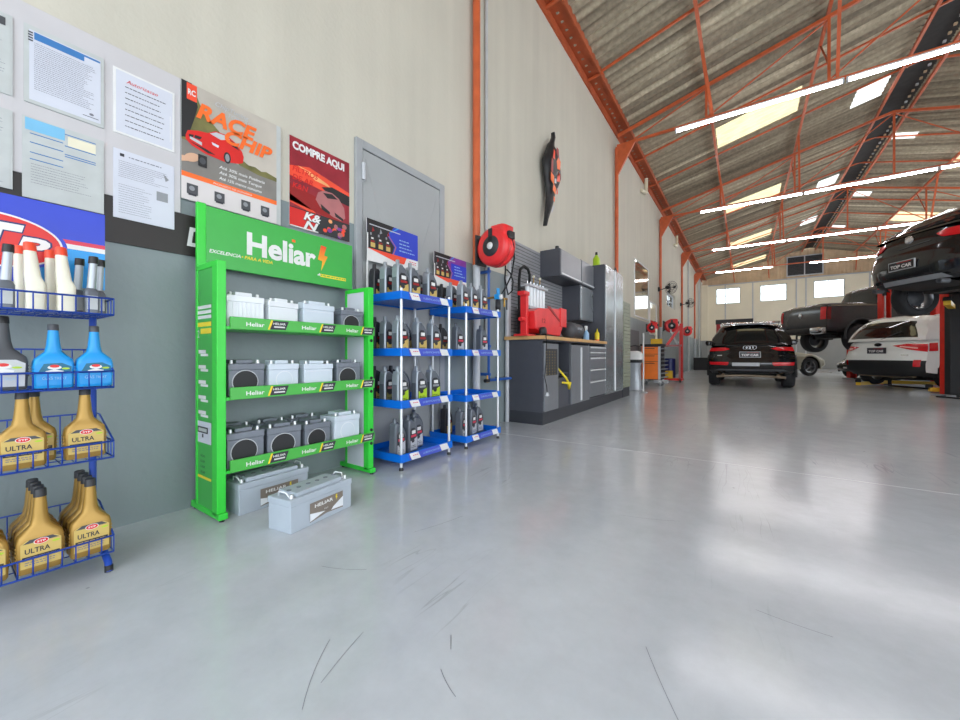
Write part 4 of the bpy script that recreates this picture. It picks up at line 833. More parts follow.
def door(t, y0, y1, z0, z1, d, k='cab_door', handle=None, name='door'):
    o_ = MB().box(d + .002, d + .02, y0 + .002, y1 - .002, z0 + .002, z1 - .002, k).build(name, t, .003)
    if handle == 'R': h_ = MB().box(d + .02, d + .034, y1 - .022, y1 - .006, z0 + .03, z1 - .03, 'pull')
    elif handle == 'L': h_ = MB().box(d + .02, d + .034, y0 + .006, y0 + .022, z0 + .03, z1 - .03, 'pull')
    elif handle == 'B': h_ = MB().box(d + .02, d + .036, y0 + .01, y1 - .01, z0 + .01, z0 + .034, 'pull')
    elif handle == 'T': h_ = MB().box(d + .02, d + .036, y0 + .01, y1 - .01, z1 - .036, z1 - .014, 'pull')
    else: return o_
    h_.build('handle', o_, .002); return o_
HZ = .16
def f_open(t, w, h, d):
    o_ = door(t, .02, w * .5, 0.005, h - .05, d, 'cab_door'); m = MB(); p = Plane(m, (d + .02, .02, 0), YU, ZU, .001); p.rect(.05, h * .5, w * .5 - .06, h * .87, 'dark', 1)
    for i in range(9):
        for j in range(4): p.rect(.06 + j * (w * .5 - .13) / 4, h * .51 + i * h * .039, .06 + j * (w * .5 - .13) / 4 + .012, h * .51 + i * h * .039 + .012, 'gold_label', 2)
    m.build('perforated_grille', o_)
    MB().box(.05, d - .01, w * .53, w - .02, h * .42, h * .435, 'slat_dark').build('inner_shelf', t)
    q = door(t, w * .52, w - .02, 0.005, h * .42, d - .03, 'cab_dark')
def f_two(t, w, h, d): door(t, .01, w / 2, .005, h - .05, d, 'cab_door', 'R'); door(t, w / 2, w - .01, .005, h - .05, d, 'cab_door', 'L')
def f_draw(t, w, h, d):
    z = h - .05
    for hh in (.085, .095, .2, .2, .27): door(t, .01, w - .01, z - hh, z, d, 'cab_door', 'T', 'drawer'); z -= hh
def f_tall(t, w, h, d): door(t, .01, w / 2, .01, h - .01, d, 'cab_metal', 'R'); door(t, w / 2, w - .01, .01, h - .01, d, 'cab_metal', 'L')
def f_up(t, w, h, d): door(t, .01, w - .01, .01, h - .01, d, 'cab_door', 'B')
def f_hang(t, w, h, d): door(t, .005, w - .005, .01, h - .005, d, 'cab_metal')
Z1 = 1.095
cab('dark base cabinet with perforated door and an open compartment, nearest of the bench', 4.45, 5.38, HZ, Z1, CX, f_open)
cab('grey base cabinet with two doors and long silver centre handles', 5.385, 6.2, HZ, Z1, CX, f_two)
cab('grey drawer cabinet of five drawers with silver pulls', 6.205, 7.05, HZ, Z1, CX, f_draw, name='drawer_cabinet')
cab('tall grey two door locker cabinet standing beside the drawers', 7.06, 8.3, HZ, 2.56, CX, f_tall, name='tall_cabinet')
cab('upper wall cabinet with silver bottom rail, nearer one', 5.5, 6.39, 2.11, 2.53, .37, f_up, name='wall_cabinet')
cab('upper wall cabinet with silver bottom rail, beside the tall locker', 6.395, 7.05, 2.11, 2.54, .37, f_up, name='wall_cabinet')
cab('hanging metal cabinet under the upper wall cabinets', 6.38, 7.05, 1.5, 2.1, .36, f_hang, name='wall_cabinet')
mb = MB(); mb.box(.022, CX - .02, 4.45, 8.3, 0, HZ, 'plinth'); tag(mb.build('plinth'), 'long dark plinth under the grey bench cabinets', 'plinth')
tag(MB().box(.022, CX + .03, 4.4, 7.05, Z1, Z1 + .045, mat('butcher_block', s2l(206, 162, 106), .45, var=.16, scale=5)).build('worktop', None, .004), 'long light wood worktop on the grey base cabinets', 'worktop')
WT = Z1 + .045
sp2 = slat('slatwall_panel', 'beige green slatted panel standing at the far end of the tall locker', .022, CX, 8.33, 8.9, .2, 2.03, 'slat_green', .075)
tag(MB().box(.022, CX - .02, 8.33, 8.9, 0, .2, 'plinth').build('plinth'), 'dark plinth under the beige slatted panel', 'plinth')
# items on cabinets
t = thing('spray_can', 'green plastic bottle with black trigger on top of the tall locker', 'bottle', (.3, 7.42, 2.56)); 
mb = MB(); mb.loft([(0, 0, 0, .06, .07, .6), (.2, 0, 0, .06, .07, .6), (.26, 0, -.01, .03, .03, 1), (.28, 0, -.01, .02, .02, 1)], 'lime', 18); mb.build('body', t)
MB().tube([(0, .06, .05), (0, .13, .08), (0, .13, .2), (0, .05, .22)], .014, 'lime', 8).build('handle', t)
MB().loft([(.275, 0, -.01, .025, .025, 1), (.33, 0, -.01, .022, .022, 1)], 'black', 12).build('cap', t)
t = thing('small_bottle', 'small black bottle on the far end of the tall locker', 'bottle', (.45, 8.18, 2.56)); MB().loft([(0, 0, 0, .035, .035, 1), (.1, 0, 0, .035, .035, 1), (.12, 0, 0, .02, .02, 1)], 'black', 12).build('body', t); MB().cyl((0, 0, .12), (0, 0, .16), .018, 'dark', 10).build('cap', t)
t = thing('paper_roll', 'white crumpled cloth lying on top of the nearer upper cabinet', 'cloth', (.2, 5.72, 2.53)); MB().loft([(0, 0, 0, .06, .1, .8), (.03, .01, .01, .055, .09, .9), (.06, 0, -.01, .04, .05, 1), (.085, .0, .0, .01, .015, 1)], 'white', 14, smooth=False).build('folds', t)
tag(MB().loft([(0, 0, 0, .03, .04, .7), (.05, 0, 0, .025, .03, .8)], 'dark', 12).build('small_box', None, 0, (.28, 5.56, 2.53)), 'small dark lump at the front corner of the upper cabinet', 'box')
# red bench machine
t = thing('bench_press', 'bright red workshop machine with upright post on the worktop', 'machine', (.3, 4.43, WT)); t.scale = (1, .93, .87)
mb = MB(); mb.box(-.05, .04, 0, .07, 0, .66, 'red_tool'); mb.box(-.06, .05, -.07, .08, .61, .67, 'red_tool'); mb.box(-.1, .1, -.1, .3, 0, .03, 'red_tool'); mb.cyl((0, -.1, .25), (0, .0, .25), .03, 'red_tool', 12); mb.build('upright', t, .006)
mb = MB(); mb.prism([(-.09, .14, .12), (-.09, .3, .06), (-.09, 1.0, .04), (-.09, 1.06, .12), (-.09, 1.2, .3), (-.09, 1.2, .5), (-.09, .95, .5), (-.09, .25, .44), (-.09, .1, .38)], (.2, 0, 0), 'red_tool'); mb.build('housing', t, .008)
mb = MB(); mb.box(.1, .125, 1.0, 1.24, .2, .52, 'red_tool'); mb.build('end_guard', t, .004)
mb = MB(); mb.prism([(.112, .5, .5), (.112, .62, .5), (.112, 1.05, .28), (.112, 1.03, .26)], (.004, 0, 0), 'darkred'); 
Plane(mb, (.111, .34, .22), YU, ZU, .001).text('12', 0, 0, .1, 'darkred', 1, .12, .01); mb.build('marking', t)
mb = MB(); mb.lathe([(0, 0), (.07, 0), (.07, .05), (.03, .06), (0, .06)], (.13, .28, .08), 'x', 'dark', 16); mb.tube([(.15, .2, .02), (.17, .28, .12), (.17, .36, .06)], .012, 'darkgrey', 8); mb.build('clamp_wheel', t)
MB().box(-.08, .08, .35, .9, 0, .05, 'dark').build('base', t)
pc_ = thing('mains_lead', 'black mains lead hanging down the near side of the bench', 'cord', (0, 0, 0))
tag(MB().tube([(.36, 4.6, WT + .02), (.5, 4.48, WT + .012), (.62, 4.42, WT + .012), (.635, 4.405, WT - .1), (.636, 4.39, .8), (.63, 4.36, .62), (.63, 4.42, .5), (.632, 4.43, .42)], .006, 'rubber', 6).build('cord_run', pc_), '', '')
MB().loft([(0, 0, 0, .022, .03, .6), (.045, 0, 0, .012, .014, .8)], 'lightgrey', 12).build('plug', pc_, 0, (.632, 4.43, .38))
# injector tester with glass tubes
t = thing('injector_tester', 'rack of upright glass measuring tubes behind the red machine', 'tester', (.14, 5.0, WT)); t.scale = (1.1, 1.0, 1.14)
mb = MB(); mb.box(-.08, .08, -.3, .3, 0, .35, 'dark'); mb.build('cabinet_body', t, .005)
mb = MB(); mb.box(-.08, .1, -.3, .3, .62, .65, 'lightgrey'); mb.box(-.08, .1, -.3, .3, .35, .38, 'lightgrey'); mb.build('rail', t, .003)
K['glasstube'] = mat('milk_glass', (.8, .84, .86), .12, var=.03, coat=.5)
for k in range(6): MB().cyl((.04, -.25 + k * .1, .38), (.04, -.25 + k * .1, .62), .03, 'glasstube', 14).build('glass_tube', t)
for k in range(6): MB().cyl((.04, -.25 + k * .1, .65), (.04, -.25 + k * .1, .69), .012, 'chrome', 10).build('valve', t)
for k in (2, 4): 
    m = MB(); m.cyl((.04, -.25 + k * .1, .69), (.04, -.25 + k * .1, .76), .006, 'brass', 8); m.lathe([(0, 0), (.018, .01), (.018, .03), (0, .035)], (.04, -.25 + k * .1, .75), 'z', 'cream', 12); m.build('knob', t)
MB().tube([(-.02, -.36, .1), (-.02, -.36, .7), (-.02, -.33, .82), (-.02, -.22, .88), (-.02, -.1, .86), (-.02, -.05, .8), (-.02, -.05, .66)], .018, 'rubber', 10).build('hose', t)
t = thing('air_drum', 'small black and green cylinder lying on the worktop beside the red machine', 'canister', (.36, 6.0, WT))
mb = MB(); mb.lathe([(0, -.24), (.09, -.235), (.125, -.2), (.13, -.15), (.13, .15), (.125, .2), (.09, .235), (0, .24)], (0, 0, .145), 'y', 'darkgrey', 28); mb.build('drum', t)
mb = MB(); p = Plane(mb, (.131, -.12, .13), YU, ZU, .001); p.text('SCHULZ', 0, .03, .045, 'paper', 1, .2, .02); p.text('AIR', .03, -.02, .04, 'teal', 1); mb.build('lettering', t)
mb = MB(); mb.box(-.1, .1, -.14, -.1, 0, .03, 'exhaust'); mb.box(-.1, .1, .1, .14, 0, .03, 'exhaust'); mb.build('cradle', t)
t = thing('spray_bottle', 'clear spray bottle with white trigger on the worktop', 'bottle', (.42, 6.48, WT))
MB().loft([(0, 0, 0, .045, .055, .6), (.13, 0, 0, .043, .053, .6), (.17, 0, 0, .02, .022, 1), (.19, 0, 0, .015, .015, 1)], 'blue_pale', 16).build('body', t)
mb = MB(); mb.loft([(.185, 0, 0, .022, .022, 1), (.21, 0, 0, .022, .022, 1), (.215, 0, -.01, .02, .05, .6), (.255, 0, -.01, .018, .055, .6)], 'white', 14); mb.tube([(0, -.04, .22), (0, -.055, .17)], .008, 'white', 6); mb.build('trigger', t)
t = thing('glue_bottle', 'yellow squeeze bottle with pointed tip on the worktop', 'bottle', (.46, 6.95, WT))
MB().loft([(0, 0, 0, .04, .04, .8), (.04, 0, 0, .04, .04, .8)], 'orange', 16).build('base', t); MB().loft([(.04, 0, 0, .04, .04, .8), (.15, 0, 0, .04, .04, .8), (.18, 0, 0, .02, .02, 1)], 'yellow', 16).build('body', t); MB().cyl((0, 0, .18), (0, 0, .235), .016, 'yellow', 10, .004).build('tip', t)
tag(MB().tube([(.35, 4.96, .62), (.55, 4.98, .7), (.6, 5.02, .62), (.612, 5.1, .57), (.613, 5.18, .5), (.613, 5.2, .42), (.61, 5.26, .5)], .017, 'yellow', 8).tube([(.3, 5.1, .52), (.61, 5.12, .5), (.612, 5.2, .49)], .015, 'yellow', 8).build('air_hose'), 'bright yellow hose hanging out of the open bench compartment', 'hose')

# black, orange and red fairing sculpture on the wall
t = thing('wall_sculpture', 'slender black sculpture with orange and red panels hung high on the wall', 'wall decoration', (.04, 5.75, 2.92)); t.scale = (1, 1, .95)
mb = MB(); secs = [(0, -.24, .03), (.12, -.2, .05), (.3, -.13, .1), (.5, -.06, .15), (.66, -.04, .2), (.8, .0, .3), (.95, .02, .4), (1.1, .0, .4), (1.22, .03, .34), (1.36, .04, .25), (1.42, -.02, .12), (1.5, .02, .07), (1.6, .07, .05), (1.68, .06, .02)]
mb.loft([(z, .06, y, .03 + w_ * .14, w_ * .72, .8) for z, y, w_ in secs], 'hood_black', 18); mb.build('body', t)
mb = MB(); p = Plane(mb, (.142, -.02, 0), YU, ZU, .006)
p.pg([(.05, 1.02), (.17, 1.05), (.19, 1.2), (.1, 1.24), (.03, 1.15)], 'orange', 1).pg([(.02, 1.27), (.13, 1.24), (.11, 1.38), (.02, 1.38)], 'darkred', 1)
p.pg([(-.19, .9), (-.11, .88), (-.1, 1.1), (-.16, 1.12)], 'darkred', 1).pg([(-.13, .6), (-.02, .56), (.0, .68), (-.09, .72)], 'orange', 1).pg([(.02, .58), (.07, .6), (.06, .68), (.03, .67)], 'redorange', 1)
p.pg([(.03, .8), (.16, .84), (.17, .98), (.08, 1.0)], 'redorange', 1).pg([(-.2, .74), (-.08, .7), (-.07, .85), (-.19, .88)], 'orange', 1).pg([(-.06, .74), (.02, .76), (.01, .84), (-.05, .82)], 'lightgrey', 1).pg([(-.12, 1.14), (-.04, 1.14), (-.03, 1.28), (-.08, 1.3)], 'redorange', 1).pg([(.06, .92), (.13, .93), (.12, 1.0), (.06, .98)], 'lightgrey', 1).pg([(-.1, .44), (-.05, .42), (-.04, .5), (-.08, .52)], 'orange', 1).pg([(-.16, .2), (-.06, .34), (-.07, .38), (-.18, .24)], 'lightgrey', 1)
mb.build('coloured_panels', t)

# ------------------------------------------------------------------ far left wall equipment
def glasspanel(y0, y1, z0, z1, label):
    t = thing('glazed_panel', label, 'glazed panel', (0, y0, z0)); w = y1 - y0; h = z1 - z0
    mb = MB()
    for a, b, c, d_ in ((0, .03, 0, h), (w - .03, w, 0, h), (.03, w - .03, 0, .03), (.03, w - .03, h - .03, h)): mb.box(0, .03, a, b, c, d_, 'white')
    mb.build('frame', t); MB().box(.002, .012, .03, w - .03, .03, h - .03, 'mirror').build('pane', t)
glasspanel(11.8, 13.8, 2.05, 3.75, 'tall reflecting glazed panel on the left wall past the lockers')
glasspanel(14.0, 15.2, 1.6, 2.75, 'smaller reflecting glazed panel on the left wall beside the column')
def fan(y, z, label):
    t = thing('wall_fan', label, 'fan', (.02, y, z), -.55, 'black wall fans'); t.scale = (.85, .85, .8)
    MB().cbox((.0, 0, 0), (.05, .12, .2), 'black').build('wall_mount', t); MB().tube([(0, 0, 0), (.15, .05, -.02), (.3, .1, .02)], .02, 'black', 8).build('arm', t)
    MB().lathe([(0, 0), (.07, .02), (.09, .1), (.08, .2), (0, .22)], (.3, .1, .06), 'y', 'black', 16).build('motor', t)
    for s in (1.,): 
        m = MB()
        for rr, tt in ((.3, .3), (.28, .36), (.2, .4), (.1, .42), (.2, .24)):
            m.tube([(.3 + rr * math.cos(2 * PI * i / 28), .1 + tt, .06 + rr * math.sin(2 * PI * i / 28)) for i in range(29)], .006, 'darkgrey', 4, False)
        for i in range(18): a = 2 * PI * i / 18; m.tube([(.3 + .05 * math.cos(a), .52, .06 + .05 * math.sin(a)), (.3 + .28 * math.cos(a), .46, .06 + .28 * math.sin(a)), (.3 + .3 * math.cos(a), .4, .06 + .3 * math.sin(a)), (.3 + .08 * math.cos(a), .32, .06 + .08 * math.sin(a))], .003, 'darkgrey', 3)
        m.build('guard', t)
    for i in range(3):
        a = 2 * PI * i / 3; m = MB(); m.prism([(.3 + .03 * math.cos(a), .4, .06 + .03 * math.sin(a)), (.3 + .25 * math.cos(a - .3), .39, .06 + .25 * math.sin(a - .3)), (.3 + .26 * math.cos(a + .3), .42, .06 + .26 * math.sin(a + .3))], (0, .006, 0), 'dark'); m.build('blade', t)
fan(15.6, 3.36, 'black wall fan on a bracket at the third orange column'); fan(21.6, 3.45, 'black wall fan on a bracket at the fourth orange column')
reel(12.9, 1.75, .75, 'dark red hose reel behind the orange tool cart', -.1, .13); reel(15.9, 2.0, 1.15, 'red hose reel on the third orange column', .35, .13); reel(20.9, 2.05, 1.05, 'red hose reel on the fourth orange column', .35, .13)
tag(MB().bar((.38, 15.85, 1.85), (.62, 15.9, 1.25), .14, .05, 'lightgrey').build('chute', None), 'pale slanted panel hanging under the third column reel', 'panel')
# machine and posts just past the slatted panel
t = thing('wheel_balancer', 'white and grey workshop machine with black band past the lockers', 'machine', (.3, 10.4, 0)); t.scale = (.85, .8, 1.0)
mb = MB(); mb.loft([(0, 0, 0, .26, .22, .6), (.05, 0, 0, .24, .2, .6), (.62, 0, 0, .2, .17, .7), (.7, 0, 0, .24, .22, .8)], 'silver_plastic', 20); mb.build('pedestal', t)
MB().loft([(.7, 0, 0, .26, .24, .8), (.78, .02, 0, .27, .25, .8)], 'hood_black', 20).build('black_band', t)
MB().loft([(.78, .02, 0, .28, .26, .8), (.9, .02, 0, .27, .25, .8), (.97, .02, 0, .2, .2, .9), (1.0, .02, 0, .12, .12, 1)], 'white', 20).build('hood', t)
MB().tube([(-.1, 0, .95), (-.1, 0, 1.12), (.05, 0, 1.14), (.2, 0, 1.12)], .015, 'darkgrey', 8).build('arm', t)
t = thing('grease_pump_post', 'thin white upright pole on a round base past the slatted panel', 'pole', (.68, 9.75, 0)); MB().lathe([(0, 0), (.1, 0), (.1, .015), (.02, .03), (0, .03)], (0, 0, 0), 'z', 'grey', 16).build('base', t); MB().cyl((0, 0, .02), (0, 0, 1.42), .018, 'white', 10).build('pole', t)
tag(MB().box(.004, .04, 9.3, 12.3, .2, 1.62, 'slat_dark').build('backboard', None, .004), 'plain dark grey backboard on the wall behind the white machine', 'wall panel')
# orange tool cart
t = thing('tool_cart', 'orange rolling tool cart with black top', 'tool cart', (.16, 12.05, 0)); t.scale = (1.12, 1.05, 1.08); W_, D_ = .46, .62
mb = MB(); mb.box(.0, .04, 0, D_, .16, 1.08, 'orange'); mb.box(W_ - .03, W_, 0, D_, .16, 1.08, 'dark'); mb.box(.04, W_ - .03, .02, D_, .16, 1.08, 'dark'); mb.build('body', t)
for z0, z1 in ((.86, 1.05), (.66, .85), (.18, .65)):
    o_ = MB().box(.015, W_ - .06, -.012, .02, z0, z1, 'cart_orange').build('drawer', t, .004); MB().box(.08, W_ - .14, -.024, -.012, z1 - .05, z1 - .035, 'dark').build('handle', o_)
MB().box(W_ - .055, W_ + .0, -.012, .03, .17, 1.06, 'lightgrey').build('corner_post', t); MB().box(-.03, W_ + .03, -.03, D_ + .02, 1.08, 1.13, 'hood_black').build('top_tray', t, .006)
mb = MB()
for k in range(8): mb.box(W_, W_ + .1, .04, D_ - .04, .22 + k * .11, .24 + k * .11, 'grey')
mb.build('side_rack', t)
for x in (.03, W_ - .03):
    for y in (.05, D_ - .06): m = MB(); m.lathe([(0, -.018), (.05, -.018), (.05, .018), (0, .018)], (x, y, .05), 'x', 'grey', 16); m.box(x - .025, x + .025, y - .02, y + .03, .07, .16, 'alu'); m.build('caster', t)
tag(MB().box(0, .3, 0, .18, 0, .16, 'lift_yellow').build('case', None, .01, (.36, 12.3, 1.221)), 'yellow case lying on the orange tool cart', 'case')
tag(MB().cyl((0, 0, 0), (0, 0, .3), .03, 'cream', 10).build('can', None, 0, (.5, 12.4, 1.382)), 'slim pale can standing on the yellow case', 'can')
# red hoist trolley
t = thing('shop_crane', 'red wheeled workshop crane with pink frame behind the orange cart', 'crane', (.78, 14.0, 0))
mb = MB(); mb.box(.1, .2, .3, .42, .08, 1.95, 'red'); mb.build('column', t); mb = MB(); mb.bar((.15, .36, 1.9), (-.3, .3, 1.2), .07, .09, 'red'); mb.build('boom', t)
mb = MB(); mb.box(-.42, .2, -.02, .04, 1.18, 1.24, 'poster_pink'); mb.box(.12, .17, -.02, .04, .1, 1.2, 'poster_pink'); mb.build('front_frame', t)
mb = MB(); mb.box(-.42, .22, -.02, .4, .06, .13, 'red'); mb.build('base_frame', t)
for x in (-.38, .16): MB().lathe([(0, -.02), (.06, -.02), (.06, .02), (0, .02)], (x, .02, .06), 'x', 'dark', 14).build('wheel', t)
tag(MB().lathe([(0, 0), (.16, 0), (.17, .04), (.17, .62), (.16, .66), (0, .66)], (0, 0, 0), 'z', 'navy', 20).build('drum', None, 0, (.6, 14.25, .131)), 'dark blue drum carried on the red crane base', 'drum')
tag(MB().box(-.11, .11, -.08, .08, 0, .25, 'lift_yellow').build('jerry_can', None, .02, (.62, 13.95, .131)), 'yellow jerry can on the red crane base', 'can')
tag(MB().box(-.2, .2, -.12, .12, 0, .1, 'lightgrey').build('drip_tray', None, .01, (.45, 13.5, 0)), 'pale drip tray on the floor before the red crane', 'tray')
tag(MB().box(0, 1.1, 0, .6, .0, .75, 'hood_black').build('crate', None, .02, (.12, 26.5, 0)), 'black crate on the floor against the far left wall', 'crate')

# ------------------------------------------------------------------ vehicles
def lerp(a, b, t): return a + (b - a) * t
def interp(T, x):
    if x <= T[0][0]: return T[0][1]
    for (a, u), (b, v) in zip(T, T[1:]):
        if x <= b:
            t = (x - a) / (b - a); t = t * t * (3 - 2 * t) * .5 + t * .5; return u + (v - u) * t
    return T[-1][1]
def spow(v, e): return math.copysign(abs(v) ** e, v)
class Shell:
    """closed shell over (a: rear->front, b: -1..1 left->right, c: bottom->top)"""
    def __init__(s, L, W, zb, zt, rear, front, side, rb=.16, fb=.3, crown=.03, tend=.06, edge=.1):
        s.__dict__.update(dict(L=L, W=W, zb=zb, zt=zt, rear=rear, front=front, side=side, rb=rb, fb=fb, crown=crown, tend=tend, edge=edge))
    def P(s, a, b, c):
        z = lerp(s.zb(a), s.zt(a), c) - s.crown * b * b * c * c
        y = lerp(s.rear(c), s.front(c), a)
        r = (1 - a) ** 5; f = a ** 5
        y += (s.rb * abs(b) ** 4) * r - (s.fb * abs(b) ** 3) * f
        hw = s.W / 2 * interp(s.side, c) * (1 - s.tend * (abs(2 * a - 1) ** 4))
        y += s.edge * (c ** 8) * r * .5 + s.edge * ((1 - c) ** 8) * r * .5
        return Vector((b * hw, y, z))
    def face(s, name, u, v):
        return {'rear': lambda: s.P(0, u, v), 'front': lambda: s.P(1, u, v), 'right': lambda: s.P(u, 1, v), 'left': lambda: s.P(u, -1, v), 'top': lambda: s.P(u, v, 1), 'bottom': lambda: s.P(u, v, 0)}[name]()
    def normal(s, name, u, v):
        e = 1e-3; p = s.face(name, u, v); a = s.face(name, u + e, v) - p; b = s.face(name, u, v + e) - p
        n = a.cross(b).normalized(); c = {'rear': (0, -1, 0), 'front': (0, 1, 0), 'right': (1, 0, 0), 'left': (-1, 0, 0), 'top': (0, 0, 1), 'bottom': (0, 0, -1)}[name]
        return n if n.dot(Vector(c)) > 0 else -n
    def grid(s, mb, name, nu, nv, k, u0=None, u1=1, v0=None, v1=1, off=0, mask=None, both=False):
        ur = {'rear': -1, 'front': -1}.get(name, 0); vr = {'top': -1, 'bottom': -1}.get(name, 0)
        u0 = ur if u0 is None else u0; v0 = vr if v0 is None else v0
        vs = []; fs = []; km = []
        for i in range(nu + 1):
            for j in range(nv + 1):
                u = lerp(u0, u1, i / nu); v = lerp(v0, v1, j / nv); p = s.face(name, u, v)
                if off: p = p + s.normal(name, u, v) * off
                vs.append(p)
        for i in range(nu):
            for j in range(nv):
                u = lerp(u0, u1, (i + .5) / nu); v = lerp(v0, v1, (j + .5) / nv)
                if mask and not mask(u, v, s.face(name, u, v)): continue
                kk = k(u, v, s.face(name, u, v)) if callable(k) else k
                q = (i * (nv + 1) + j, (i + 1) * (nv + 1) + j, (i + 1) * (nv + 1) + j + 1, i * (nv + 1) + j + 1)
                fs.append(q); km.append(kk)
        flip = name in ('front', 'left', 'bottom')   # keep normals outward
        for kk in set(km):
            sub = [f[::-1] if flip else f for f, m in zip(fs, km) if m == kk]
            mb.add(vs, sub, kk, True)
        return mb
    def patch(s, name, pts, k, off=.012, n=10, thick=True):
        """polygon on a face, filled by a fine grid of cells inside it, clipped by rows"""
        us = [p[0] for p in pts]; mb = MB(); u0, u1 = min(us), max(us)
        def span(u):
            hit = []
            for (a, b), (c, d) in zip(pts, pts[1:] + pts[:1]):
                if (a <= u <= c) or (c <= u <= a):
                    hit.append(b if abs(c - a) < 1e-9 else b + (d - b) * (u - a) / (c - a))
                    if abs(c - a) < 1e-9: hit.append(d)
            return (min(hit), max(hit)) if hit else (0, 0)
        vs = []; m = 5; fs = []
        for i in range(n + 1):
            u = lerp(u0 + 1e-5, u1 - 1e-5, i / n); lo, hi = span(u)
            for j in range(m + 1):
                v = lerp(lo, hi, j / m); vs.append(s.face(name, u, v) + s.normal(name, u, v) * off)
        for i in range(n):
            for j in range(m):
                q = (i * (m + 1) + j, (i + 1) * (m + 1) + j, (i + 1) * (m + 1) + j + 1, i * (m + 1) + j + 1); fs.append(q[::-1] if name in ('front', 'left', 'bottom') else q)
        return mb.add(vs, fs, k, True)
def add_mb(a, b):
    o = len(a.v); a.v += b.v
    for f, m, s_ in zip(b.f, b.m, b.sm): a.f.append([o + i for i in f]); a.m.append(a.mi(b.mats[m])); a.sm.append(s_)
    return a
def wheel_mesh(R, Wd, spokes, rimk):
    t = MB(); t.lathe([(R * .66, -Wd / 2 + .01), (R * .9, -Wd / 2), (R * .985, -Wd * .36), (R, -Wd * .2), (R, Wd * .2), (R * .985, Wd * .36), (R * .9, Wd / 2), (R * .66, Wd / 2 - .01)], (0, 0, 0), 'x', 'tyre', 32)
    r = MB(); r.lathe([(R * .67, -Wd / 2 + .012), (R * .62, -Wd * .42), (R * .58, -Wd * .2), (R * .58, Wd * .3), (R * .62, Wd * .42), (R * .67, Wd / 2 - .012)], (0, 0, 0), 'x', rimk, 32)
    r.lathe([(0, Wd * .42), (R * .13, Wd * .42), (R * .15, Wd * .3), (R * .15, -.0)], (0, 0, 0), 'x', rimk, 16)
    for k in range(spokes): a = 2 * PI * k / spokes; r.bar((Wd * .36, R * .1 * math.cos(a), R * .1 * math.sin(a)), (Wd * .4, R * .62 * math.cos(a), R * .62 * math.sin(a)), R * .12, .03, rimk)
    r.lathe([(0, -.02), (R * .45, -.02), (R * .45, .01), (0, .01)], (0, 0, 0), 'x', 'darkgrey', 20)
    return t, r
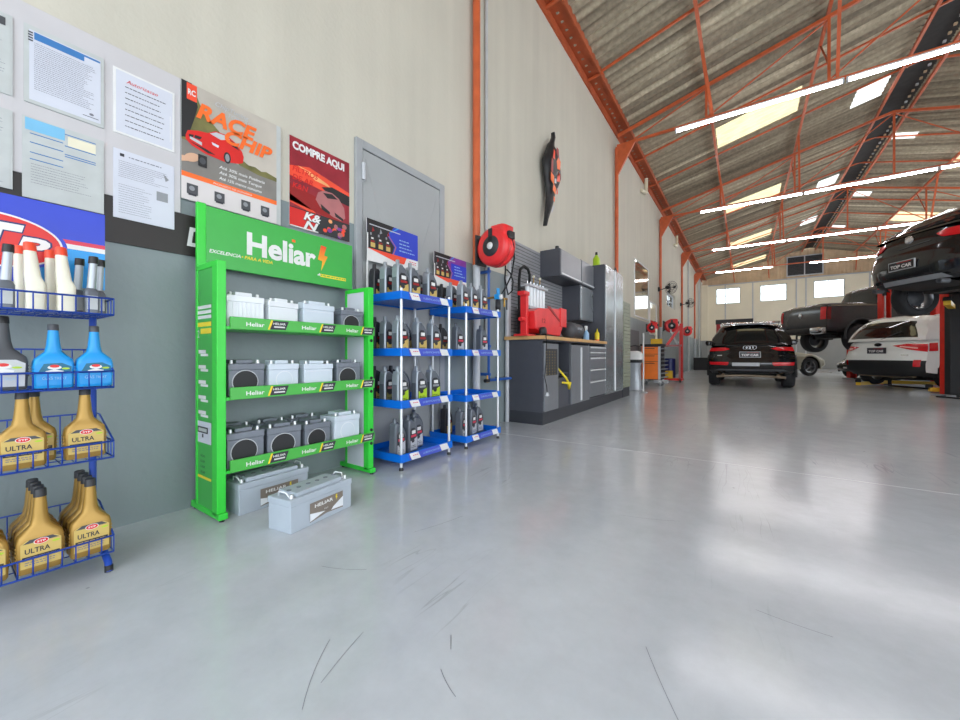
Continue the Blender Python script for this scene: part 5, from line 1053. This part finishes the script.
def vehicle(label, cat, name, loc, b, lift, c, group=None):
    """c: dict of proportions"""
    t = thing(name, label, cat, (loc[0], loc[1], lift), -math.radians(b), group)
    L, W, H, zbelt, paint = c['L'], c['W'], c['H'], c['belt'], c['paint']; clad = c.get('clad', 'cladding'); R = c.get('R', .36)
    gc = c.get('gc', .32); xa = c.get('ra', .95); xf = L - c.get('fa', .95); hoodz = c.get('hood', zbelt - .02); wsb = c.get('ws', L * .68)
    clad_z = c.get('cladz', gc + .18)
    low = Shell(L, W, lambda a: gc + .06 * abs(2 * a - 1) ** 6, lambda a: interp(c.get('deck', [(0, zbelt), (.6, zbelt - .01), (.72, hoodz), (.93, hoodz - .1), (1, hoodz - .2)]), a),
                lambda q: interp(c.get('rearp', [(0, .1), (.12, .02), (.35, 0), (.5, .03), (.7, .08), (1, .12)]), q), lambda q: L - interp([(0, .12), (.3, .0), (.7, .02), (1, .12)], q),
                c.get('lside', [(0, .9), (.12, .97), (.45, 1.0), (.75, .985), (.93, .95), (1, .9)]), rb=c.get('rb', .2), fb=.35, tend=c.get('tend', .05))
    def kf(u, v, p): return clad if p.z < clad_z + c.get('rearclad', .0) else paint
    def arch(u, v, p):
        for y in (xa, xf):
            if (p.y - y) ** 2 + (p.z - R) ** 2 < (R + .05) ** 2: return False
        return True
    def ks(u, v, p):
        for y in (xa, xf):
            if (p.y - y) ** 2 + (p.z - R) ** 2 < (R + .11) ** 2 and c.get('archtrim', True): return clad
        return clad if p.z < gc + .14 else paint
    mb = MB(); low.grid(mb, 'rear', 20, 26, kf); low.grid(mb, 'front', 16, 12, kf)
    low.grid(mb, 'right', 110, 26, ks, mask=arch); low.grid(mb, 'left', 110, 26, ks, mask=arch); low.grid(mb, 'top', 30, 12, paint)
    bm = MB(); low.grid(bm, 'bottom', 30, 10, 'under', v0=-.62, v1=.62)
    # wheel housings
    for y in (xa, xf):
        for s_ in (-1, 1):
            n = 14; vs = []
            for i in range(n + 1):
                a = PI * i / n - .15 + .3 * i / n * 0; yy = y + (R + .055) * math.cos(a); zz = R + (R + .055) * math.sin(a)
                vs += [(s_ * W * .31, yy, zz), (s_ * W * .485, yy, zz)]
            bm.add(vs, [(2 * i, 2 * i + 1, 2 * i + 3, 2 * i + 2) for i in range(n)], 'under')
            bm.add([(s_ * W * .31, y - R - .06, gc), (s_ * W * .31, y + R + .06, gc), (s_ * W * .31, y + R + .06, R * 2 + .05), (s_ * W * .31, y - R - .06, R * 2 + .05)], [(0, 1, 2, 3)], 'under')
    bm.cyl((-W * .4, xa, R), (W * .4, xa, R), .06, 'under', 10); bm.box(-W * .25, W * .25, xa - .15, xa + .15, gc - .05, gc + .1, 'under'); bm.build('underbody', t)
    # greenhouse
    if c.get('cab'):
        y0, y1 = c['cab']
    gr_ = c.get('glassrear', [(0, .16), (.55, .42), (.9, .62), (1, .75)]); gf = c.get('glassfront', [(0, wsb), (1, wsb - .85)])
    top = Shell(L, W, lambda a: zbelt - .03, lambda a: interp(c.get('roof', [(0, H - .06), (.15, H - .01), (.5, H), (.85, H - .02), (1, H - .06)]), a), lambda q: interp(gr_, q), lambda q: interp(gf, q),
                c.get('gside', [(0, .93), (.3, .91), (.8, .76), (.93, .71), (1, .64)]), rb=c.get('grb', .14), fb=.25, crown=.05, tend=c.get('gtend', .04), edge=.0)
    for f in ('rear', 'front'): top.grid(mb, f, 16, 12, paint)
    for f in ('right', 'left'): top.grid(mb, f, 40, 12, paint)
    top.grid(mb, 'top', 24, 14, paint); mb.build('body', t)
    gz = c.get('gz', (.08, .84)); gw = .88
    g = top.patch('rear', [(-gw, gz[0]), (gw, gz[0]), (gw * .95, gz[1]), (-gw * .95, gz[1])], 'carglass', .008, 16); g.build('rear_window', t)
    top.patch('front', [(-.9, .08), (.9, .08), (.86, .9), (-.86, .9)], 'carglass', .008, 16).build('windscreen', t)
    for s_ in ('left', 'right'):
        for q in c.get('sidewin', [[(.06, .2), (.2, .12), (.2, .8), (.12, .78)], [(.225, .12), (.52, .12), (.52, .86), (.225, .82)], [(.545, .12), (.9, .12), (.8, .84), (.545, .86)]]):
            top.patch(s_, q, 'carglass', .006, 8).build('side_window', t)
    # wheels
    tm, rm = wheel_mesh(R, c.get('tw', .23), c.get('spokes', 5), c.get('rim', 'rim'))
    t0 = tm.build('wheel', t); r0 = rm.build('rim', t0); hang = c.get('hang', 0.); first = True
    for y in (xa, xf):
        for s_ in (1, -1):
            if first: o_ = t0; first = False
            else:
                o_ = t0.copy(); COL.objects.link(o_); o_.parent = t; q_ = r0.copy(); COL.objects.link(q_); q_.parent = o_
            o_.location = (s_ * (W / 2 - c.get('tw', .23) / 2 - .02), y, R - hang); o_.rotation_euler = (0, 0, 0 if s_ > 0 else PI)
            if s_ > 0 or True:
                m = MB(); rr = R + .085; m.tube([(s_ * W * .487, y + rr * math.cos(a), R + rr * math.sin(a)) for a in [(-.2 + (PI + .4) * i / 16) for i in range(17)]], .035, clad if c.get('archtrim', True) else paint, 6); m.build('wheel_arch', t)
    # door lines and handles
    m = MB()
    for s_ in ('left', 'right'):
        for u in c.get('doors', (.32, .5, .68)): add_mb(m, low.patch(s_, [(u - .0012, .2), (u + .0012, .2), (u + .0012, .97), (u - .0012, .97)], 'hood_black', .003, 2))
    m.build('door_gap', t)
    for s_, nm in ((-1, 'left'), (1, 'right')):
        m = MB(); y = c.get('my', wsb - .75); m.loft([(zbelt + .02, s_ * (W / 2 + .07), y, .08, .06, .7), (zbelt + .1, s_ * (W / 2 + .08), y, .11, .08, .7), (zbelt + .17, s_ * (W / 2 + .07), y, .09, .06, .7)], c.get('mirror', paint), 12); m.build('door_mirror', t)
    for nm, face, pts, k in c.get('patches', []):
        low.patch(face, pts, k, .012 if nm != 'number_plate' else .03, 12).build(nm, t)
    for nm, face, pts, k in c.get('gpatches', []): top.patch(face, pts, k, .014, 12).build(nm, t)
    if 'plate' in c:
        x, z, w, h, txt, bgk, fgk = c['plate']; y = min(low.P(0, 0, q / 20).y for q in range(8, 21)) - .012
        y = low.P(0, x / (W / 2), max(0, min(1, (z - gc) / (zbelt - gc)))).y - .03
        pl = MB().box(x - w / 2, x + w / 2, y - .012, y + .012, z - h / 2, z + h / 2, bgk).build('number_plate', t, .004)
        m = MB(); p = Plane(m, (x - w / 2, y - .0125, z - h / 2), XU, ZU, .002); p.rect(.012, .012, w - .012, h - .012, fgk[0], 1).text(txt, w * .1, h * .25, h * .5, fgk[1], 2, w * .8, .035, .1); p.pg([(w * .35, h * .8), (w * .9, h * .82), (w * .9, h * .86), (w * .35, h * .84)], 'red', 3); m.build('lettering', pl)
    if 'badge' in c:
        x, z, r, st = c['badge']; y = low.P(0, 0, max(0, min(1, (z - gc) / (zbelt - gc)))).y
        m = MB()
        if st == 'oval': m.loft([(0, 0, 0, r * 1.5, r * .8, 1), (.012, 0, 0, r * 1.4, r * .7, 1)], 'chrome', 20); 
        elif st == 'rings':
            for k in range(4): m.tube([(x - .1 + k * .065 + .045 * math.cos(2 * PI * i / 18), y - .03, z + .045 * math.sin(2 * PI * i / 18)) for i in range(19)], .007, 'chrome', 5, False)
        else: m.lathe([(0, -.012), (r * .85, -.01), (r, 0)], (0, 0, 0), 'y', 'chrome', 24)
        if st == 'oval':
            m.v = [(x + q[0], y - .015 - q[2], z + q[1]) for q in m.v]; m.f = [f[::-1] for f in m.f]
        elif st != 'rings': m.v = [(x + q[0], y - .015 + q[1], z + q[2]) for q in m.v]
        m.build('badge', t)
    for nm, m in c.get('extra', []): m.build(nm, t)
    return t

def exhausts(W, z, k='chrome', y=.05):
    out = []
    for s_ in (-1, 1): out.append(('exhaust_tip', MB().lathe([(.0, .02), (.03, .02), (.035, 0), (.038, -.04), (.04, .0), (.04, .12)], (s_ * W * .3, y, z), 'y', k, 14)))
    return out
# black SUV standing on the floor
aud = dict(L=4.7, W=1.98, H=1.72, belt=1.12, gc=.3, R=.375, tw=.27, paint='paint_black', cladz=.36, ra=.92, rim='rim_dark', roof=[(0, 1.66), (.2, 1.71), (.5, 1.72), (1, 1.64)],
    glassrear=[(0, .13), (.6, .32), (.9, .5), (1, .62)], gside=[(0, .93), (.3, .9), (.8, .74), (.93, .7), (1, .62)],
    patches=[('tail_light', 'rear', [(-.99, .78), (-.62, .78), (-.48, .84), (-.6, .9), (-.99, .91)], 'lamp_red'), ('tail_light', 'rear', [(.99, .78), (.62, .78), (.48, .84), (.6, .9), (.99, .91)], 'lamp_red'),
             ('reflector', 'rear', [(-.97, .3), (-.52, .28), (-.5, .33), (-.5, .39), (-.97, .4)], 'lamp_red'), ('reflector', 'rear', [(.97, .3), (.52, .28), (.5, .33), (.5, .39), (.97, .4)], 'lamp_red'),
             ('diffuser', 'rear', [(-.9, .1), (.9, .1), (.86, .16), (-.86, .16)], 'darkgrey'), ('lower_plate', 'rear', [(-.42, .26), (.22, .26), (.22, .37), (-.42, .37)], 'lightgrey'), ('trim_strip', 'rear', [(-.62, .95), (.62, .95), (.6, .97), (-.6, .97)], 'darkgrey'),
             ('model_badge', 'rear', [(-.78, .6), (-.66, .6), (-.66, .635), (-.78, .635)], 'chrome'), ('model_badge', 'rear', [(.66, .6), (.78, .6), (.78, .62), (.66, .62)], 'chrome')],
    plate=(0, .85, .46, .15, 'TOP CAR', 'lightgrey', ('darkgrey', 'white')), badge=(0, 1.03, .05, 'rings'),
    extra=exhausts(1.98, .32, 'exhaust') + [('exhaust_pipe', MB().tube([(-.75, .25, .27), (-.3, .35, .3), (.3, .35, .3), (.75, .25, .27)], .035, 'exhaust', 8)), ('roof_rail', MB().tube([(-.68, .9, 1.66), (-.69, 1.2, 1.71), (-.69, 2.6, 1.7), (-.68, 2.9, 1.64)], .016, 'alu', 6)), ('roof_rail', MB().tube([(.68, .9, 1.66), (.69, 1.2, 1.71), (.69, 2.6, 1.7), (.68, 2.9, 1.64)], .016, 'alu', 6)), ('spoiler', MB().prism([(-.62, .42, 1.64), (.62, .42, 1.64), (.66, .75, 1.7), (-.66, .75, 1.7)], (0, 0, .03), 'paint_black'))])
vehicle('glossy black SUV parked on the floor, seen from behind', 'car', 'sport_utility_car', (2.79, 12.75), 0, 0, aud).scale = (1.045, 1.0, 1.07)
# white SUV just off the floor on lift arms
kia = dict(L=4.7, W=1.88, H=1.7, belt=1.12, gc=.22, R=.35, paint='paint_white', cladz=.5, rearclad=.12, ra=.95, glassrear=[(0, .1), (.6, .27), (.9, .42), (1, .5)], gside=[(0, .94), (.3, .92), (.8, .8), (.93, .76), (1, .68)],
    gz=(.12, .82), patches=[('tail_light', 'rear', [(-.97, .68), (-.7, .72), (-.5, .8), (-.7, .84), (-.97, .85)], 'lamp_red'), ('tail_light', 'rear', [(.99, .66), (.7, .72), (.36, .82), (.7, .88), (.99, .88)], 'lamp_red'), ('tail_light', 'right', [(.0, .68), (.055, .7), (.055, .92), (.0, .9)], 'lamp_red'),
             ('lamp_lens', 'rear', [(.5, .79), (.85, .74), (.85, .78), (.52, .82)], 'lamp_pale'), ('lamp_lens', 'rear', [(-.88, .72), (-.7, .74), (-.7, .78), (-.88, .8)], 'lamp_pale'), ('reflector', 'rear', [(-.86, .28), (-.78, .28), (-.78, .42), (-.86, .42)], 'lamp_red'), ('reflector', 'rear', [(.82, .26), (.93, .26), (.93, .44), (.82, .44)], 'lamp_red'), ('model_badge', 'rear', [(.58, .55), (.72, .55), (.72, .58), (.58, .58)], 'chrome')],
    plate=(0, .86, .42, .14, 'TOP CAR', 'dark', ('ink_dark', 'white')), badge=(0, 1.0, .06, 'oval'),
    sidewin=[[(.17, .2), (.2, .18), (.2, .76), (.18, .74)], [(.225, .12), (.52, .12), (.52, .86), (.225, .82)], [(.545, .12), (.9, .12), (.8, .84), (.545, .86)]],
    extra=[('exhaust_pipe', MB().tube([(-.6, .3, .3), (.1, .4, .28), (.6, .3, .3)], .06, 'exhaust', 8)), ('wiper', MB().tube([(.05, .12, 1.12), (.45, .16, 1.3)], .01, 'hood_black', 6)), ('roof_rail', MB().tube([(-.7, .7, 1.64), (-.7, 1.1, 1.7), (-.7, 2.7, 1.7)], .018, 'alu', 6)), ('roof_rail', MB().tube([(.7, .7, 1.64), (.7, 1.1, 1.7), (.7, 2.7, 1.7)], .018, 'alu', 6))])
vehicle('white SUV with black lower bumper parked at the right beside a red lift column', 'car', 'sport_utility_car', (5.43, 13.93), 52, .08, kia).scale = (1.05, 1.0, 1.08)
# black SUV raised on the nearest lift
suv = dict(L=4.6, W=1.86, H=1.8, belt=1.26, gc=.28, R=.36, tw=.25, paint='paint_black', cladz=.42, ra=.95, hang=.16, rim='rim', rb=.24, glassrear=[(0, .14), (.5, .5), (.9, .85), (1, 1.0)], gside=[(0, .93), (.3, .9), (.8, .74), (.93, .7), (1, .62)],
    gz=(.1, .8), patches=[('tail_light', 'rear', [(-.99, .74), (-.6, .76), (-.5, .84), (-.62, .9), (-.99, .93)], 'lamp_red'), ('tail_light', 'rear', [(.99, .74), (.6, .76), (.5, .84), (.62, .9), (.99, .93)], 'lamp_red'),
             ('diffuser', 'rear', [(-.6, .03), (.75, .03), (.7, .11), (-.55, .11)], 'grey'), ('lamp_trim', 'rear', [(-.8, .66), (-.55, .66), (-.55, .7), (-.8, .7)], 'lightgrey'), ('crease', 'rear', [(-.2, .7), (.42, .74), (.42, .75), (-.2, .71)], 'darkgrey')],
    plate=(0, .68, .46, .16, 'TOP CAR', 'lightgrey', ('hood_black', 'white')), badge=(0, 1.13, .075, 'round'), extra=exhausts(1.86, .3, 'darkgrey'))
vehicle('glossy black SUV raised high on a lift at the right edge', 'car', 'sport_utility_car', (5.0, 9.95), 60, 1.82, suv)
# dark pickup raised behind
pick = dict(L=5.8, W=2.02, lside=[(0, .93), (.15, .985), (.4, 1.0), (.8, 1.0), (.95, .99), (1, .97)], H=2.04, belt=1.3, gc=.5, R=.42, tw=.29, paint='paint_pickup', cladz=.5, ra=1.2, fa=1.0, hang=.08, archtrim=True, rearp=[(0, .12), (.3, .1), (.34, .1), (1, .1)], rb=.05, tend=.02, rim='rim_dark', clad='hood_black', deck=[(0, 1.37), (.35, 1.37), (.45, 1.32), (.7, 1.3), (.8, 1.26), (1, 1.16)],
    glassrear=[(0, 1.9), (.9, 2.0), (1, 2.1)], glassfront=[(0, 4.5), (1, 3.7)], gside=[(0, .93), (.3, .9), (.8, .78), (.93, .74), (1, .68)], sidewin=[[(.06, .2), (.45, .14), (.45, .84), (.1, .8)], [(.48, .14), (.9, .12), (.74, .84), (.48, .86)]], doors=(.37, .53, .7), my=3.9,
    patches=[('tail_light', 'rear', [(-.99, .45), (-.84, .45), (-.84, .93), (-.99, .93)], 'lamp_red'), ('tail_light', 'rear', [(.8, .45), (.99, .45), (.99, .93), (.8, .93)], 'lamp_red'), ('tail_light', 'right', [(0, .45), (.022, .45), (.022, .93), (0, .93)], 'lamp_dark'), ('tailgate_gap', 'rear', [(-.8, .3), (-.79, .3), (-.79, .98), (-.8, .98)], 'hood_black'), ('side_trim', 'right', [(.02, .97), (.33, .97), (.33, .985), (.02, .985)], 'exhaust')],
    badge=(0, 1.1, .08, 'round'), extra=[('bumper', MB().loft([(-.98, .02, 0, .08, .09, .6), (-.9, 0, 0, .09, .1, .6), (.6, 0, 0, .09, .1, .6)], 'under', 14)), ('bumper_corner', MB().loft([(.6, 0, 0, .095, .105, .6), (.9, 0, 0, .1, .11, .6), (.99, .03, 0, .07, .09, .6)], 'chrome', 14)), ('load_cover', MB().loft([(1.36, 0, 1.15, .86, .98, .3), (1.42, 0, 1.15, .8, .93, .3), (1.46, 0, 1.15, .5, .6, .5)], 'paint_pickup', 20)), ('spare_wheel', MB().lathe([(0, -.1), (.3, -.1), (.36, -.06), (.36, .06), (.3, .1), (0, .1)], (0, 1.0, .47), 'z', 'tyre', 24))])
for q_ in (0, 1): m = pick['extra'][q_][1]; m.v = [(z, .03 + x, .58 + y) for x, y, z in m.v]
vehicle('dark grey pickup truck raised on a lift behind the white SUV', 'pickup truck', 'pickup_truck', (4.18, 17.2), 60, 1.08, pick).scale = (1.05, 1, 1.06)
# silver hatchback beyond, and a black car facing out
sil = dict(L=4.3, W=1.78, H=1.47, belt=.92, gc=.22, R=.32, tw=.21, paint='paint_silver', cladz=.24, clad='paint_silver', archtrim=False, hood=.86, ra=.8, fa=.9)
vehicle('silver beige hatchback on the floor beyond the pickup', 'car', 'hatchback_car', (1.5, 20.75), 62, 0, sil).scale = (1.05, 1.02, 1.22)
dark = dict(L=4.3, W=1.78, H=1.45, belt=.95, gc=.22, R=.33, tw=.21, paint='paint_black', cladz=.3, hood=.86, ra=.8, fa=.9,
    patches=[('headlight', 'front', [(.6, .6), (.95, .62), (.95, .86), (.6, .84)], 'lightgrey'), ('headlight', 'front', [(-.6, .6), (-.95, .62), (-.95, .86), (-.6, .84)], 'lightgrey'), ('number_plate', 'front', [(-.28, .3), (.28, .3), (.28, .45), (-.28, .45)], 'white')])
vehicle('black car facing the aisle, half hidden behind the white SUV', 'car', 'hatchback_car', (9.3, 22.3), 232, 0, dark)

# ------------------------------------------------------------------ two post lifts
def lift(label, cols, h, arms, group='red two post lifts', cover=False, al=.95):
    (x0, y0), (x1, y1) = cols; cx, cy = (x0 + x1) / 2, (y0 + y1) / 2; ang = math.atan2(y1 - y0, x1 - x0); w = math.hypot(x1 - x0, y1 - y0)
    t = thing('car_lift', label, 'car lift', (cx, cy, 0), ang, group)
    for s in (-1, 1):
        m = MB(); m.box(s * w / 2 - .03, s * w / 2 + .03, -.17, .17, .03, h, 'lift_red') if False else None
        X = s * w / 2
        m.box(X - .1 if s < 0 else X + .06, X - .06 if s < 0 else X + .1, -.12, .12, .03, h, 'lift_red'); m.box(X - .06, X + .06, -.12, -.09, .03, h, 'lift_red')
        m.box(X - .06, X + .06, .09, .12, .03, h, 'lift_red'); m.build('column', t, .004); MB().box(X - s * .065 - .06, X - s * .065 + .06, -.13, .13, .03, 2.1, 'hood_black').build('column_cover', t, .004) if cover else None
        MB().box(X - .2, X + .2, -.2, .2, 0, .03, 'grey').build('base_plate', t, .004)
        z = arms; a = s * -1
        c = MB(); c.box(X + a * .02 - .1, X + a * .02 + .1, -.088, .088, z - .02, z + .85, 'hood_black'); c.build('carriage', t, .01)
        for k in (-1, 1):
            ar = MB(); ar.bar((X + a * .1, k * .08, z + .06), (X + a * .85, k * al, z + .06), .1, .09, 'lift_yellow'); o_ = ar.build('arm', t, .004)
            p_ = MB(); p_.lathe([(0, 0), (.06, 0), (.06, .05), (.05, .075), (0, .075)], (X + a * .85, k * al, z + .1), 'z', 'rubber', 14); p_.build('pad', o_)
        MB().cyl((X, 0, z + .8), (X, 0, h - .1), .02, 'alu', 8).build('ram', t)
    MB().box(-w / 2, w / 2, -.1, .1, 0, .03, 'dark').build('floor_bridge', t)
    return t
def colpos(cx, cy, b, fwd, half):
    b = math.radians(b); f = Vector((math.sin(b), math.cos(b))); r = Vector((math.cos(b), -math.sin(b))); c = Vector((cx, cy)) + f * fwd
    return [tuple(c - r * half), tuple(c + r * half)]
lift('red two post lift carrying the raised black SUV, nearest one', colpos(5.0, 9.95, 60, 2.63, 1.77), 2.75, 1.88, cover=True)
lift('red two post lift standing over the white SUV', colpos(5.35, 13.64, 60, 1.85, 1.75), 3.3, .05, al=1.45)
lift('red two post lift carrying the dark pickup truck', colpos(4.26, 17.37, 60, 2.9, 1.45), 2.75, 1.3)
t = thing('car_lift', 'dark red lift with dark crossbar beyond the black SUV roof', 'car lift', (2.2, 25.0, 0), 0, 'red two post lifts')
for x in (-.72, .72): MB().box(x - .1, x + .1, -.12, .12, 0, 2.6, 'darkred').build('column', t, .004)
mb = MB(); mb.box(-.85, .85, -.08, .08, 2.6, 2.85, 'hood_black'); mb.build('crossbar', t)
mb = MB(); mb.box(-.7, .7, -.05, .05, 2.05, 2.12, 'dark'); mb.build('lower_bar', t)
tag(MB().tube([(6.2, 12.4, .02), (6.0, 12.1, .02), (6.2, 11.9, .02), (6.6, 12.0, .02), (7.0, 11.8, .02)], .018, 'rubber', 6).build('floor_cable'), 'dark cable lying on the floor by the nearest lift column', 'cable')

# ------------------------------------------------------------------ camera, light, view
cam = bpy.data.cameras.new('camera'); co = bpy.data.objects.new('camera', cam); COL.objects.link(co)
co.location = (2.668, 0, .89); co.rotation_euler = (PI / 2, 0, math.radians(34.63))
cam.sensor_width = 36; cam.lens = 383 / 960 * 36; cam.shift_y = -4.7 / 960; cam.clip_start = .05; cam.clip_end = 200
SC.camera = co
w = bpy.data.worlds.new('sky'); SC.world = w; w.use_nodes = True
bg = w.node_tree.nodes['Background']; bg.inputs[0].default_value = (.86, .93, 1, 1); bg.inputs[1].default_value = 3.35
sun = bpy.data.lights.new('sun', 'SUN'); sun.energy = 3; sun.angle = .02; sun.color = (1, .95, .85)
so = bpy.data.objects.new('sun', sun); COL.objects.link(so); so.rotation_euler = (0, math.radians(28), 0)
SC.view_settings.view_transform = 'Standard'; SC.view_settings.look = 'None'; SC.view_settings.gamma = 1; SC.view_settings.exposure = .27
SC.cycles.max_bounces = 12; SC.cycles.diffuse_bounces = 8
